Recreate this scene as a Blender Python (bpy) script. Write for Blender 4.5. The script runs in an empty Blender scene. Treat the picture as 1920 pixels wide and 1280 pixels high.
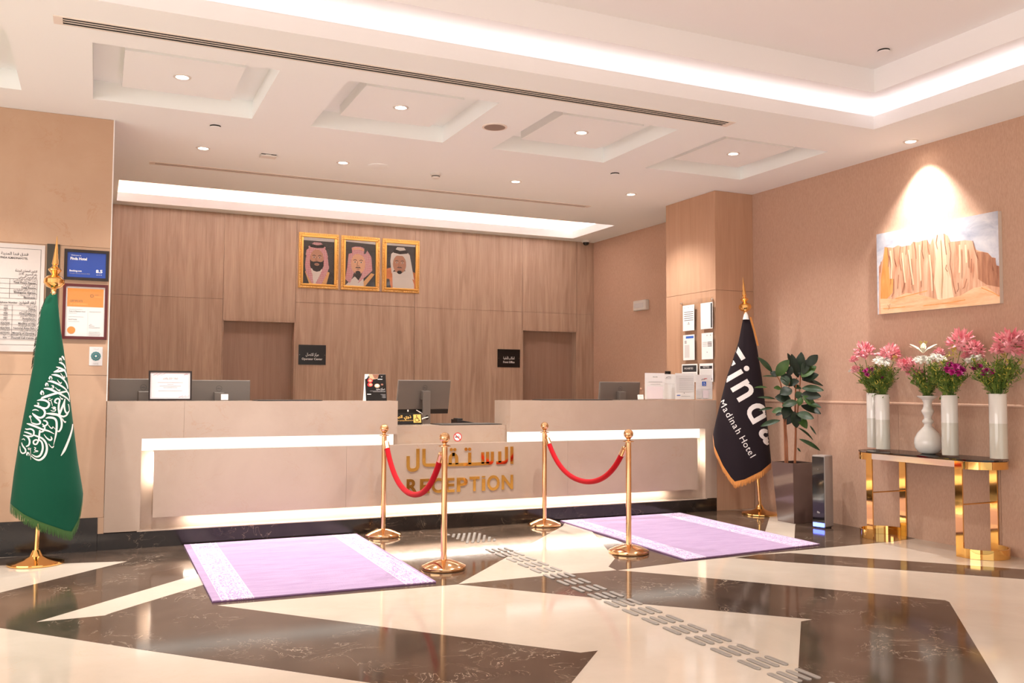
import bpy, bmesh, math, random
from mathutils import Vector, Matrix, Quaternion

# ------------------------------------------------------------------ camera, world, lights, exposure
scene = bpy.context.scene
COL = scene.collection
EYE = Vector((0.0, 0.0, 1.30))
RIGHT = Vector((0.9085816759534233, -0.4176848877321954, 0.004321189860625662))
DOWN = Vector((0.025447999480662647, 0.045024801736714005, -0.9986616877356425))
FWD = Vector((0.4169313342075653, 0.9074756755906535, 0.05153795462750377))
FPX = 1692.987

cam_data = bpy.data.cameras.new('camera')
cam_data.sensor_width = 36.0
cam_data.lens = FPX * 36.0 / 1920.0
cam_data.clip_start = 0.05
cam_data.clip_end = 100.0
cam = bpy.data.objects.new('camera', cam_data)
COL.objects.link(cam)
m3 = Matrix((RIGHT, -DOWN, -FWD)).transposed()
cam.matrix_world = Matrix.Translation(EYE) @ m3.to_4x4()
scene.camera = cam

EXPOSURE = 0.2
scene.view_settings.view_transform = 'Standard'
scene.view_settings.look = 'None'
scene.view_settings.exposure = EXPOSURE
scene.view_settings.gamma = 1.0
scene.view_settings.use_curve_mapping = False

world = bpy.data.worlds.new('world')
scene.world = world
world.use_nodes = True
world.node_tree.nodes['Background'].inputs[0].default_value = (1.0, 0.90, 0.82, 1)
world.node_tree.nodes['Background'].inputs[1].default_value = 0.7

WARM = (1.0, 0.965, 0.91)
NEUTRAL = (1.0, 0.95, 0.90)

def area_light(name, loc, rot, sx, sy, power, color, spread=math.pi):
    d = bpy.data.lights.new(name, 'AREA')
    d.shape = 'RECTANGLE'; d.size = sx; d.size_y = sy
    d.energy = power; d.color = color; d.spread = spread
    o = bpy.data.objects.new(name, d)
    o.location = loc; o.rotation_euler = rot
    COL.objects.link(o)
    return o

# unseen area lights added as fill: rear entrance, left side, lobby ceiling
ENTRANCE_FILL = area_light('entrance_fill', (1.5, -3.6, 1.7), (math.radians(90), 0, 0), 8.5, 3.0, 45, (1.0, 0.98, 0.94))  # main fill in the rear opening, standing in for unseen entrance daylight
SIDE_FILL = area_light('side_fill', (-5.7, 1.5, 1.75), (0, math.radians(-90), 0), 3.0, 9.5, 270, (1.0, 0.985, 0.955))  # added to brighten the right wall and ceiling; no facade is modelled
LOBBY_FILL = area_light('lobby_fill', (0.9, -0.3, 3.80), (0, 0, 0), 8.0, 4.4, 250, WARM, math.radians(95))  # added fill, spread narrowed so the floor bounces it onto the ceiling
LED_MAIN, LED_BACK, LED_DESK, LED_LOW = 6.5, 75.0, 1.3, 60.0
SPOT_COFFER, SPOT_ROW, SPOT_ART = 200.0, 140.0, 210.0

# ------------------------------------------------------------------ survey helpers: a sight line of the photo met with a real plane
def ray(px, py):
    return RIGHT * ((px - 960) / FPX) + DOWN * ((py - 640) / FPX) + FWD
def on_z(px, py, z=0.0):
    d = ray(px, py); return EYE + d * ((z - EYE.z) / d.z)
def on_y(px, py, y):
    d = ray(px, py); return EYE + d * (y / d.y)
def on_x(px, py, x):
    d = ray(px, py); return EYE + d * (x / d.x)
def on_plane(px, py, o, n):
    d = ray(px, py); return EYE + d * ((o - EYE).dot(n) / d.dot(n))

def lin(c):
    c = c / 255.0
    return c / 12.92 if c <= 0.04045 else ((c + 0.055) / 1.055) ** 2.4
def rgb(r, g, b):
    return (lin(r), lin(g), lin(b), 1.0)

# ------------------------------------------------------------------ materials
MATS = {}
def pbr(name, color, rough=0.5, metal=0.0, spec=0.5, coat=0.0, sheen=0.0, emit=None, estr=0.0, coat_rough=0.03):
    m = bpy.data.materials.new(name); m.use_nodes = True
    b = m.node_tree.nodes['Principled BSDF']
    b.inputs['Base Color'].default_value = color
    b.inputs['Roughness'].default_value = rough
    b.inputs['Metallic'].default_value = metal
    b.inputs['Specular IOR Level'].default_value = spec
    b.inputs['Coat Weight'].default_value = coat
    b.inputs['Coat Roughness'].default_value = coat_rough
    b.inputs['Sheen Weight'].default_value = sheen
    if emit:
        b.inputs['Emission Color'].default_value = emit
        b.inputs['Emission Strength'].default_value = estr
    MATS[name] = m
    return m
def nodes(m):
    return m.node_tree.nodes, m.node_tree.links, m.node_tree.nodes['Principled BSDF']
def coords(m, scale=(1, 1, 1), rot=(0, 0, 0)):
    n, l, b = nodes(m)
    tc = n.new('ShaderNodeNewGeometry'); mp = n.new('ShaderNodeMapping')
    mp.inputs['Scale'].default_value = scale; mp.inputs['Rotation'].default_value = rot
    l.new(tc.outputs['Position'], mp.inputs['Vector'])
    return mp.outputs['Vector']
def noise(m, vec, scale, detail=4, rough=0.5, dist=0.0):
    n, l, b = nodes(m)
    t = n.new('ShaderNodeTexNoise')
    t.inputs['Scale'].default_value = scale; t.inputs['Detail'].default_value = detail
    t.inputs['Roughness'].default_value = rough; t.inputs['Distortion'].default_value = dist
    l.new(vec, t.inputs['Vector'])
    return t.outputs['Fac']
def ramp(m, fac, stops):
    n, l, b = nodes(m)
    r = n.new('ShaderNodeValToRGB')
    e = r.color_ramp.elements
    while len(e) < len(stops): e.new(0.5)
    for i, (p, c) in enumerate(stops):
        e[i].position = p; e[i].color = c
    l.new(fac, r.inputs['Fac'])
    return r.outputs['Color']
def mix(m, fac, a, b_, mode='MIX'):
    n, l, b = nodes(m)
    x = n.new('ShaderNodeMix'); x.data_type = 'RGBA'; x.blend_type = mode
    if isinstance(fac, float): x.inputs['Factor'].default_value = fac
    else: l.new(fac, x.inputs['Factor'])
    for s, v in (('A', a), ('B', b_)):
        i = [k for k in x.inputs if k.name == s and k.type == 'RGBA'][0]
        if isinstance(v, tuple): i.default_value = v
        else: l.new(v, i)
    return [o for o in x.outputs if o.type == 'RGBA'][0]
def bump(m, fac, strength, dist=0.01):
    n, l, b = nodes(m)
    x = n.new('ShaderNodeBump'); x.inputs['Strength'].default_value = strength; x.inputs['Distance'].default_value = dist
    l.new(fac, x.inputs['Height']); l.new(x.outputs['Normal'], b.inputs['Normal'])
def setcol(m, out):
    n, l, b = nodes(m); l.new(out, b.inputs['Base Color'])

def marble(name, c1, c2, vein, rough, scale=1.3, vein_amt=0.5, spec=0.5, vein_scale=2.2, vein_w=0.012):
    m = pbr(name, c1, rough, spec=spec)
    v = coords(m)
    base = ramp(m, noise(m, v, scale, 6, 0.6, 0.4), [(0.35, c1), (0.68, c2)])
    vn = noise(m, v, vein_scale, 5, 0.62, 1.6)
    mask = ramp(m, vn, [(0.5 - vein_w, (0, 0, 0, 1)), (0.5, (1, 1, 1, 1)), (0.5 + vein_w, (0, 0, 0, 1))])
    gate = ramp(m, noise(m, v, 1.9, 3), [(0.47, (0, 0, 0, 1)), (0.66, (vein_amt,) * 3 + (1,))])
    fac = mix(m, 1.0, mask, gate, 'MULTIPLY')
    setcol(m, mix(m, fac, base, vein))
    return m
marble('floor_cream', rgb(204, 190, 174), rgb(216, 202, 187), rgb(214, 182, 152), 0.085, vein_amt=0.35)
marble('floor_dark', rgb(70, 56, 46), rgb(92, 75, 63), rgb(210, 192, 172), 0.09, scale=3.0, vein_amt=0.9, vein_w=0.007, vein_scale=3.4, spec=0.30)
marble('wall_marble', rgb(188, 152, 124), rgb(196, 163, 136), rgb(182, 134, 98), 0.22, vein_amt=0.45)
marble('counter_marble', rgb(180, 158, 141), rgb(191, 170, 153), rgb(180, 140, 112), 0.14, vein_amt=0.4)
marble('plinth_black', rgb(34, 28, 26), rgb(46, 38, 34), rgb(150, 130, 110), 0.12, scale=3, vein_amt=0.8, vein_w=0.005)

def wood(name, c1, c2, rough=0.42):
    m = pbr(name, c1, rough, spec=0.35)
    v = coords(m, (9.0, 9.0, 0.55))
    a = noise(m, v, 1.6, 5, 0.6, 0.9)
    fine = noise(m, coords(m, (60, 60, 1.5)), 2.0, 3)
    base = ramp(m, a, [(0.32, c1), (0.66, c2)])
    setcol(m, mix(m, 0.35, base, ramp(m, fine, [(0.3, c1), (0.7, c2)])))
    return m
wood('wood_wall', rgb(160, 130, 110), rgb(202, 173, 151))
wood('wood_door', rgb(150, 119, 101), rgb(166, 136, 118))
wood('wood_column', rgb(186, 146, 118), rgb(200, 160, 132))
w = pbr('wallpaper', rgb(196, 154, 134), 0.85, spec=0.2)
wv = coords(w, (240, 240, 34))
wf = noise(w, wv, 1.0, 3)
setcol(w, ramp(w, wf, [(0.3, rgb(186, 151, 130)), (0.7, rgb(202, 167, 145))])); bump(w, wf, 0.25, 0.002)
pbr('ceiling_paint', rgb(247, 249, 247), 0.9, spec=0.2)
pbr('ceiling_white', rgb(240, 236, 236), 0.9, spec=0.2)
pbr('white_paint', rgb(235, 232, 228), 0.5)
pbr('white_plastic', rgb(228, 222, 214), 0.35)
pbr('vent_metal', rgb(236, 224, 212), 0.5)
pbr('dark_gap', rgb(20, 17, 15), 0.9)
pbr('grey_vent', rgb(150, 130, 118), 0.7)
pbr('black_plastic', rgb(22, 21, 22), 0.35)
pbr('black_gloss', rgb(14, 13, 14), 0.08, coat=0.5)
pbr('sign_black', rgb(20, 18, 18), 0.25)
pbr('dark_grey', rgb(70, 66, 62), 0.45)
pbr('monitor_grey', rgb(112, 104, 98), 0.38, metal=0.25)
pbr('monitor_edge', rgb(170, 165, 160), 0.3, metal=0.5)
pbr('gold', (0.93, 0.56, 0.20, 1), 0.10, metal=1.0)
pbr('gold_mirror', (0.95, 0.60, 0.20, 1), 0.05, metal=1.0)
pbr('gold_letter', (0.80, 0.50, 0.13, 1), 0.07, metal=1.0)
pbr('rose_gold', (0.86, 0.53, 0.28, 1), 0.10, metal=1.0)
pbr('gold_frame', (0.85, 0.48, 0.13, 1), 0.3, metal=0.85)
pbr('bead_gold', (1.0, 0.78, 0.42, 1), 0.2, metal=0.9)
pbr('chrome', (0.8, 0.78, 0.75, 1), 0.1, metal=1.0)
pbr('mirror_strip', (0.86, 0.82, 0.79, 1), 0.1, metal=0.7)
v_ = pbr('red_velvet', rgb(172, 8, 22), 0.75, sheen=0.06, spec=0.1)
bump(v_, noise(v_, coords(v_), 300, 2), 0.2, 0.002)
def cloth(name, col, sheen=0.25):
    m = pbr(name, col, 0.75, sheen=sheen, spec=0.2)
    return m
cloth('flag_green', rgb(0, 74, 52), 0.08); cloth('flag_dark', rgb(32, 22, 28), 0.03); cloth('flag_white', rgb(236, 230, 226), 0.0)
cloth('fringe_green', rgb(58, 92, 44)); cloth('fringe_gold', rgb(214, 142, 74)); cloth('fringe_dark', rgb(40, 52, 30))
r_ = pbr('rug_purple', rgb(196, 160, 206), 0.95, sheen=0.3, spec=0.1)
rf = noise(r_, coords(r_, (5, 60, 40)), 1.0, 4)
setcol(r_, ramp(r_, rf, [(0.25, rgb(152, 124, 166)), (0.6, rgb(176, 148, 186))])); bump(r_, noise(r_, coords(r_), 160, 3), 0.6, 0.006)
r2 = pbr('rug_pale', rgb(230, 214, 226), 0.95, spec=0.1)
bump(r2, noise(r2, coords(r2), 160, 3), 0.6, 0.006)
r3 = pbr('rug_floral', rgb(220, 196, 224), 0.95, spec=0.1)
rn = noise(r3, coords(r3, (34, 22, 30)), 1.0, 2, 0.5, 2.5)
setcol(r3, ramp(r3, rn, [(0.43, rgb(166, 133, 182)), (0.47, rgb(226, 210, 222)), (0.54, rgb(226, 210, 222)), (0.58, rgb(166, 133, 182))]))
bump(r3, rn, 0.5, 0.006)
pbr('rug_edge', rgb(120, 82, 128), 0.95)
pbr('steel_stud', rgb(148, 141, 134), 0.4)
pbr('paper', rgb(244, 240, 238), 0.7)
pbr('paper_grey', rgb(214, 210, 208), 0.7)
pbr('paper_pink', rgb(236, 222, 226), 0.7)
pbr('ink', rgb(48, 46, 48), 0.7)
pbr('ink_soft', rgb(150, 146, 146), 0.7)
pbr('ink_white', rgb(240, 238, 236), 0.6)
pbr('ink_red', rgb(212, 40, 48), 0.6)
pbr('ink_blue', rgb(38, 96, 190), 0.6)
pbr('ink_gold', rgb(236, 186, 96), 0.5)
pbr('ink_orange', rgb(240, 146, 62), 0.5)
pbr('ink_mauve', rgb(178, 130, 146), 0.6)
pbr('ink_teal', rgb(28, 116, 118), 0.6)
pbr('print_orange', rgb(232, 142, 34), 0.5)
pbr('print_blue', rgb(18, 64, 156), 0.35, coat=0.4)
pbr('board_grey', rgb(206, 196, 190), 0.5)
pbr('stone_dark', rgb(58, 52, 40), 0.4)
pbr('frame_black', rgb(36, 24, 22), 0.3)
pbr('frame_maroon', rgb(86, 26, 28), 0.3)
pbr('skin_a', rgb(196, 146, 118), 0.6); pbr('skin_b', rgb(226, 176, 140), 0.6); pbr('skin_c', rgb(176, 124, 96), 0.6)
pbr('skin_shade', rgb(150, 100, 78), 0.6)
pbr('beard', rgb(34, 26, 24), 0.7); pbr('portrait_bg', rgb(62, 58, 56), 0.6); pbr('robe_black', rgb(40, 38, 38), 0.7)
pbr('robe_white', rgb(232, 224, 216), 0.7); pbr('robe_gold', rgb(222, 170, 110), 0.6); pbr('robe_orange', rgb(206, 124, 72), 0.6)
def checked(name):
    m = pbr(name, rgb(220, 180, 186), 0.7)
    n, l, b = nodes(m)
    ck = n.new('ShaderNodeTexChecker'); ck.inputs['Scale'].default_value = 1.0
    ck.inputs['Color1'].default_value = rgb(232, 214, 214); ck.inputs['Color2'].default_value = rgb(186, 62, 84)
    l.new(coords(m, (95, 95, 95), (0, 0.78, 0)), ck.inputs['Vector']); l.new(ck.outputs['Color'], b.inputs['Base Color'])
    return m
checked('headscarf_check')
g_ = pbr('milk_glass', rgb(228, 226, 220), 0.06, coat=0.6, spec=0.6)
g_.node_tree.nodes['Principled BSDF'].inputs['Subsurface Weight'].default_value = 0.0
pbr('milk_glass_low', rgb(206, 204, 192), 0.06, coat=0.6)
def thin_glass(name, tint=(1, 1, 1, 1), refl=0.06, k=0.5):
    m = bpy.data.materials.new(name); m.use_nodes = True
    n, l = m.node_tree.nodes, m.node_tree.links
    n.remove(n['Principled BSDF'])
    t = n.new('ShaderNodeBsdfTransparent'); t.inputs[0].default_value = tint
    g = n.new('ShaderNodeBsdfGlossy'); g.inputs['Roughness'].default_value = 0.02
    f = n.new('ShaderNodeLayerWeight'); f.inputs['Blend'].default_value = 0.25
    mp = n.new('ShaderNodeMath'); mp.operation = 'MULTIPLY_ADD'
    mp.inputs[1].default_value = k; mp.inputs[2].default_value = refl
    l.new(f.outputs['Fresnel'], mp.inputs[0])
    x = n.new('ShaderNodeMixShader')
    l.new(mp.outputs[0], x.inputs[0]); l.new(t.outputs[0], x.inputs[1]); l.new(g.outputs[0], x.inputs[2])
    l.new(x.outputs[0], n['Material Output'].inputs['Surface'])
    MATS[name] = m
thin_glass('pane_glass', (1, 1, 1, 1), 0.03, 0.3); thin_glass('acrylic', (0.99, 0.99, 0.99, 1), 0.0, 0.12); thin_glass('smoked_glass', (0.16, 0.14, 0.13, 1), 0.10)
pbr('pot_brown', rgb(98, 78, 72), 0.12, coat=0.5)
pbr('soil', rgb(52, 36, 26), 0.95)
pbr('bark', rgb(140, 84, 52), 0.8)
def leafmat(name, c1, c2, rough=0.42):
    m = pbr(name, c1, rough, spec=0.35)
    setcol(m, ramp(m, noise(m, coords(m), 14, 2), [(0.3, c1), (0.7, c2)]))
leafmat('ficus_dark', rgb(16, 28, 16), rgb(26, 42, 22)); leafmat('ficus_light', rgb(44, 70, 26), rgb(64, 92, 38))
leafmat('ficus_mid', rgb(28, 48, 24), rgb(42, 64, 32))
leafmat('foliage', rgb(66, 96, 36), rgb(122, 146, 62), 0.5); leafmat('foliage_yellow', rgb(176, 170, 62), rgb(214, 196, 92), 0.6)
leafmat('petal_pink', rgb(228, 124, 140), rgb(248, 188, 192), 0.6); leafmat('petal_white', rgb(240, 236, 226), rgb(250, 248, 240), 0.6)
leafmat('petal_magenta', rgb(138, 10, 92), rgb(190, 36, 130), 0.6); leafmat('petal_cream', rgb(238, 234, 196), rgb(250, 246, 226), 0.5)
pbr('purifier_grey', rgb(158, 148, 142), 0.35, metal=0.3)
pbr('blue_glow', rgb(60, 80, 255), 0.5, emit=(0.10, 0.16, 1.0, 1), estr=6.0)
def emitter(name, color, strength):
    m = bpy.data.materials.new(name); m.use_nodes = True
    n, l = m.node_tree.nodes, m.node_tree.links
    n.remove(n['Principled BSDF'])
    e = n.new('ShaderNodeEmission'); e.inputs[0].default_value = color; e.inputs[1].default_value = strength
    l.new(e.outputs[0], n['Material Output'].inputs['Surface'])
    MATS[name] = m
emitter('led_cool', (1.0, 0.93, 0.93, 1), LED_MAIN); emitter('led_back', (1.0, 0.90, 0.84, 1), LED_BACK)
emitter('led_desk', (1.0, 0.94, 0.84, 1), LED_DESK); emitter('led_desk_low', (1.0, 0.94, 0.84, 1), LED_LOW); emitter('lamp_disc', (1.0, 0.9, 0.78, 1), 90.0)

# painting canvas: cliffs under a cloudy sky, painted as a flat print
def canvas_mat(name, c1, c2, sx, sz):
    m = pbr(name, c1, 0.6)
    v = coords(m, (sx, sx, sz))
    setcol(m, ramp(m, noise(m, v, 1.0, 5, 0.6, 0.6), [(0.3, c1), (0.68, c2)]))
    return m
canvas_mat('canvas_sky', rgb(168, 174, 192), rgb(222, 222, 228), 5, 9)
canvas_mat('canvas_cliff', rgb(206, 140, 106), rgb(240, 200, 168), 26, 2.6)
canvas_mat('canvas_cliff_dark', rgb(150, 96, 72), rgb(200, 144, 110), 26, 2.6)
canvas_mat('canvas_cliff_light', rgb(240, 206, 168), rgb(250, 228, 196), 26, 2.6)
canvas_mat('canvas_sand', rgb(232, 176, 128), rgb(246, 210, 170), 5, 22)
canvas_mat('canvas_gold', rgb(226, 146, 74), rgb(240, 176, 106), 20, 3)
canvas_mat('canvas_brown', rgb(150, 96, 72), rgb(190, 130, 100), 26, 3)
pbr('canvas_edge', rgb(214, 200, 188), 0.7)

# ------------------------------------------------------------------ mesh builder
def world_m(o):
    m = o.matrix_basis.copy()
    while o.parent is not None:
        o = o.parent; m = o.matrix_basis @ m
    return m

class MB:
    def __init__(self):
        self.v = []; self.f = []; self.mi = []; self.sm = []; self.mats = []
    def midx(self, m):
        if m not in self.mats: self.mats.append(m)
        return self.mats.index(m)
    def face(self, idx, m, smooth=False):
        self.f.append(tuple(idx)); self.mi.append(self.midx(m)); self.sm.append(smooth)
    def poly(self, pts, m):
        b = len(self.v); self.v += [tuple(p) for p in pts]
        self.face(range(b, b + len(pts)), m)
    def box(self, x0, x1, y0, y1, z0, z1, m):
        b = len(self.v)
        self.v += [(x0, y0, z0), (x1, y0, z0), (x1, y1, z0), (x0, y1, z0), (x0, y0, z1), (x1, y0, z1), (x1, y1, z1), (x0, y1, z1)]
        for q in ((0, 3, 2, 1), (4, 5, 6, 7), (0, 1, 5, 4), (1, 2, 6, 5), (2, 3, 7, 6), (3, 0, 4, 7)):
            self.face([b + i for i in q], m)
        return self
    def prism(self, pts, vec, m):
        """polygon swept along a vector, closed"""
        b = len(self.v); n = len(pts); vec = Vector(vec)
        self.v += [tuple(p) for p in pts] + [tuple(Vector(p) + vec) for p in pts]
        self.face(list(range(b, b + n)), m); self.face(list(range(b + 2 * n - 1, b + n - 1, -1)), m)
        for i in range(n):
            j = (i + 1) % n
            self.face((b + i, b + n + i, b + n + j, b + j), m)
        return self
    def lathe(self, prof, c, m, seg=24, smooth=True, axis=None, cap=True):
        """profile of (radius, height) turned about a vertical (or given) axis through c"""
        c = Vector(c); ax = Vector(axis).normalized() if axis else Vector((0, 0, 1))
        q = Vector((0, 0, 1)).rotation_difference(ax)
        b = len(self.v); n = len(prof)
        for r, h in prof:
            for k in range(seg):
                a = 2 * math.pi * k / seg
                self.v.append(tuple(c + q @ Vector((r * math.cos(a), r * math.sin(a), h))))
        for i in range(n - 1):
            for k in range(seg):
                k2 = (k + 1) % seg
                self.face((b + i * seg + k, b + i * seg + k2, b + (i + 1) * seg + k2, b + (i + 1) * seg + k), m, smooth)
        if cap:
            if prof[0][0] > 1e-5: self.face([b + k for k in range(seg - 1, -1, -1)], m)
            if prof[-1][0] > 1e-5: self.face([b + (n - 1) * seg + k for k in range(seg)], m)
        return self
    def tube(self, pts, r, m, seg=8, smooth=True, cap=True):
        pts = [Vector(p) for p in pts]; n = len(pts)
        rs = r if isinstance(r, (list, tuple)) else [r] * n
        b = len(self.v); up = None
        for i, p in enumerate(pts):
            t = (pts[min(i + 1, n - 1)] - pts[max(i - 1, 0)]).normalized()
            if up is None:
                up = t.orthogonal().normalized()
            up = (up - t * up.dot(t)).normalized()
            s = t.cross(up)
            for k in range(seg):
                a = 2 * math.pi * k / seg
                self.v.append(tuple(p + (up * math.cos(a) + s * math.sin(a)) * rs[i]))
        for i in range(n - 1):
            for k in range(seg):
                k2 = (k + 1) % seg
                self.face((b + i * seg + k, b + i * seg + k2, b + (i + 1) * seg + k2, b + (i + 1) * seg + k), m, smooth)
        if cap:
            self.face([b + k for k in range(seg - 1, -1, -1)], m)
            self.face([b + (n - 1) * seg + k for k in range(seg)], m)
        return self
    def sphere(self, c, r, m, seg=16, rings=10, sz=1.0):
        prof = [(max(r * math.sin(math.pi * i / rings), 1e-4), -r * sz * math.cos(math.pi * i / rings)) for i in range(rings + 1)]
        return self.lathe(prof, c, m, seg)
    def grid(self, rows, m, smooth=True, closed=False):
        b = len(self.v); nr = len(rows); nc = len(rows[0])
        for row in rows: self.v += [tuple(p) for p in row]
        for i in range(nr - 1):
            for j in range(nc if closed else nc - 1):
                j2 = (j + 1) % nc
                self.face((b + i * nc + j, b + i * nc + j2, b + (i + 1) * nc + j2, b + (i + 1) * nc + j), m, smooth)
        return self
    def move(self, mat):
        self.v = [tuple(mat @ Vector(p)) for p in self.v]; return self
    def build(self, name, parent=None, local=False, bevel=0.0, angle=35, seg=2):
        me = bpy.data.meshes.new(name)
        v = self.v
        if parent is not None and not local:
            inv = world_m(parent).inverted()
            v = [tuple(inv @ Vector(p)) for p in v]
        me.from_pydata(v, [], self.f)
        for m in self.mats: me.materials.append(MATS[m])
        me.polygons.foreach_set('material_index', self.mi)
        me.polygons.foreach_set('use_smooth', self.sm)
        me.update()
        if any(self.sm): me.set_sharp_from_angle(angle=math.radians(angle))
        o = bpy.data.objects.new(name, me); COL.objects.link(o)
        if parent is not None: o.parent = parent
        if bevel > 0:
            bv = o.modifiers.new('bevel', 'BEVEL'); bv.width = bevel; bv.segments = seg; bv.limit_method = 'ANGLE'; bv.angle_limit = math.radians(40)
        return o

def tag(o, label=None, cat=None, group=None, kind=None):
    if label: o['label'] = label
    if cat: o['category'] = cat
    if group: o['group'] = group
    if kind: o['kind'] = kind
    return o
def thing(name, loc, label, cat, rz=0.0, group=None):
    o = bpy.data.objects.new(name, None); COL.objects.link(o)
    o.location = loc; o.rotation_euler = (0, 0, rz); o.empty_display_size = 0.1
    return tag(o, label, cat, group)
def kids(o):
    return [c for c in COL.objects if c.parent == o]
def copy_tree(o, parent=None):
    ch = kids(o)
    c = o.copy(); COL.objects.link(c)
    if parent is not None: c.parent = parent
    for k in ch: copy_tree(k, c)
    return c
def share(name, src, parent, loc=(0, 0, 0), rot=None, scale=None, mat4=None):
    o = bpy.data.objects.new(name, src if isinstance(src, bpy.types.Mesh) else src.data); COL.objects.link(o)
    o.parent = parent
    if mat4 is not None: o.matrix_basis = mat4
    else:
        o.location = loc
        if rot is not None: o.rotation_euler = rot
        if scale is not None: o.scale = scale
    return o

# ------------------------------------------------------------------ flat print: text, shapes on a plane
AR = {}
for base, forms in {
    'ا': 'FE8D FE8E', 'أ': 'FE83 FE84', 'إ': 'FE87 FE88', 'د': 'FEA9 FEAA', 'ذ': 'FEAB FEAC', 'ر': 'FEAD FEAE', 'ز': 'FEAF FEB0', 'و': 'FEED FEEE', 'ة': 'FE93 FE94', 'ى': 'FEEF FEF0', 'ء': 'FE80 FE80',
    'ب': 'FE8F FE90 FE91 FE92', 'ت': 'FE95 FE96 FE97 FE98', 'ث': 'FE99 FE9A FE9B FE9C', 'ج': 'FE9D FE9E FE9F FEA0', 'ح': 'FEA1 FEA2 FEA3 FEA4', 'خ': 'FEA5 FEA6 FEA7 FEA8',
    'س': 'FEB1 FEB2 FEB3 FEB4', 'ش': 'FEB5 FEB6 FEB7 FEB8', 'ص': 'FEB9 FEBA FEBB FEBC', 'ض': 'FEBD FEBE FEBF FEC0', 'ط': 'FEC1 FEC2 FEC3 FEC4', 'ع': 'FEC9 FECA FECB FECC', 'غ': 'FECD FECE FECF FED0',
    'ف': 'FED1 FED2 FED3 FED4', 'ق': 'FED5 FED6 FED7 FED8', 'ك': 'FED9 FEDA FEDB FEDC', 'ل': 'FEDD FEDE FEDF FEE0', 'م': 'FEE1 FEE2 FEE3 FEE4', 'ن': 'FEE5 FEE6 FEE7 FEE8', 'ه': 'FEE9 FEEA FEEB FEEC', 'ي': 'FEF1 FEF2 FEF3 FEF4', 'ئ': 'FE89 FE8A FE8B FE8C'}.items():
    AR[base] = [chr(int(x, 16)) for x in forms.split()]
LAMALEF = {'ا': ('\ufefb', '\ufefc'), 'أ': ('\ufef7', '\ufef8'), 'إ': ('\ufef9', '\ufefa')}
def arabic(s):
    out = []
    for w_ in s.split(' '):
        g = []; i = 0; joined = False
        while i < len(w_):
            ch = w_[i]
            if ch == 'ل' and i + 1 < len(w_) and w_[i + 1] in LAMALEF:
                g.append(LAMALEF[w_[i + 1]][1 if joined else 0]); joined = False; i += 2; continue
            f = AR.get(ch)
            if f is None:
                g.append(ch); joined = False; i += 1; continue
            nxt = i + 1 < len(w_) and w_[i + 1] in AR and w_[i + 1] != 'ء'
            if len(f) == 2:
                g.append(f[1 if joined else 0]); joined = False
            else:
                g.append(f[(3 if nxt else 1) if joined else (2 if nxt else 0)]); joined = nxt
            i += 1
        if all('0' <= c <= '9' or '\u0660' <= c <= '\u0669' for c in w_): out.append(w_)
        else: out.append(''.join(reversed(g)))
    return ' '.join(reversed(out))

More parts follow.
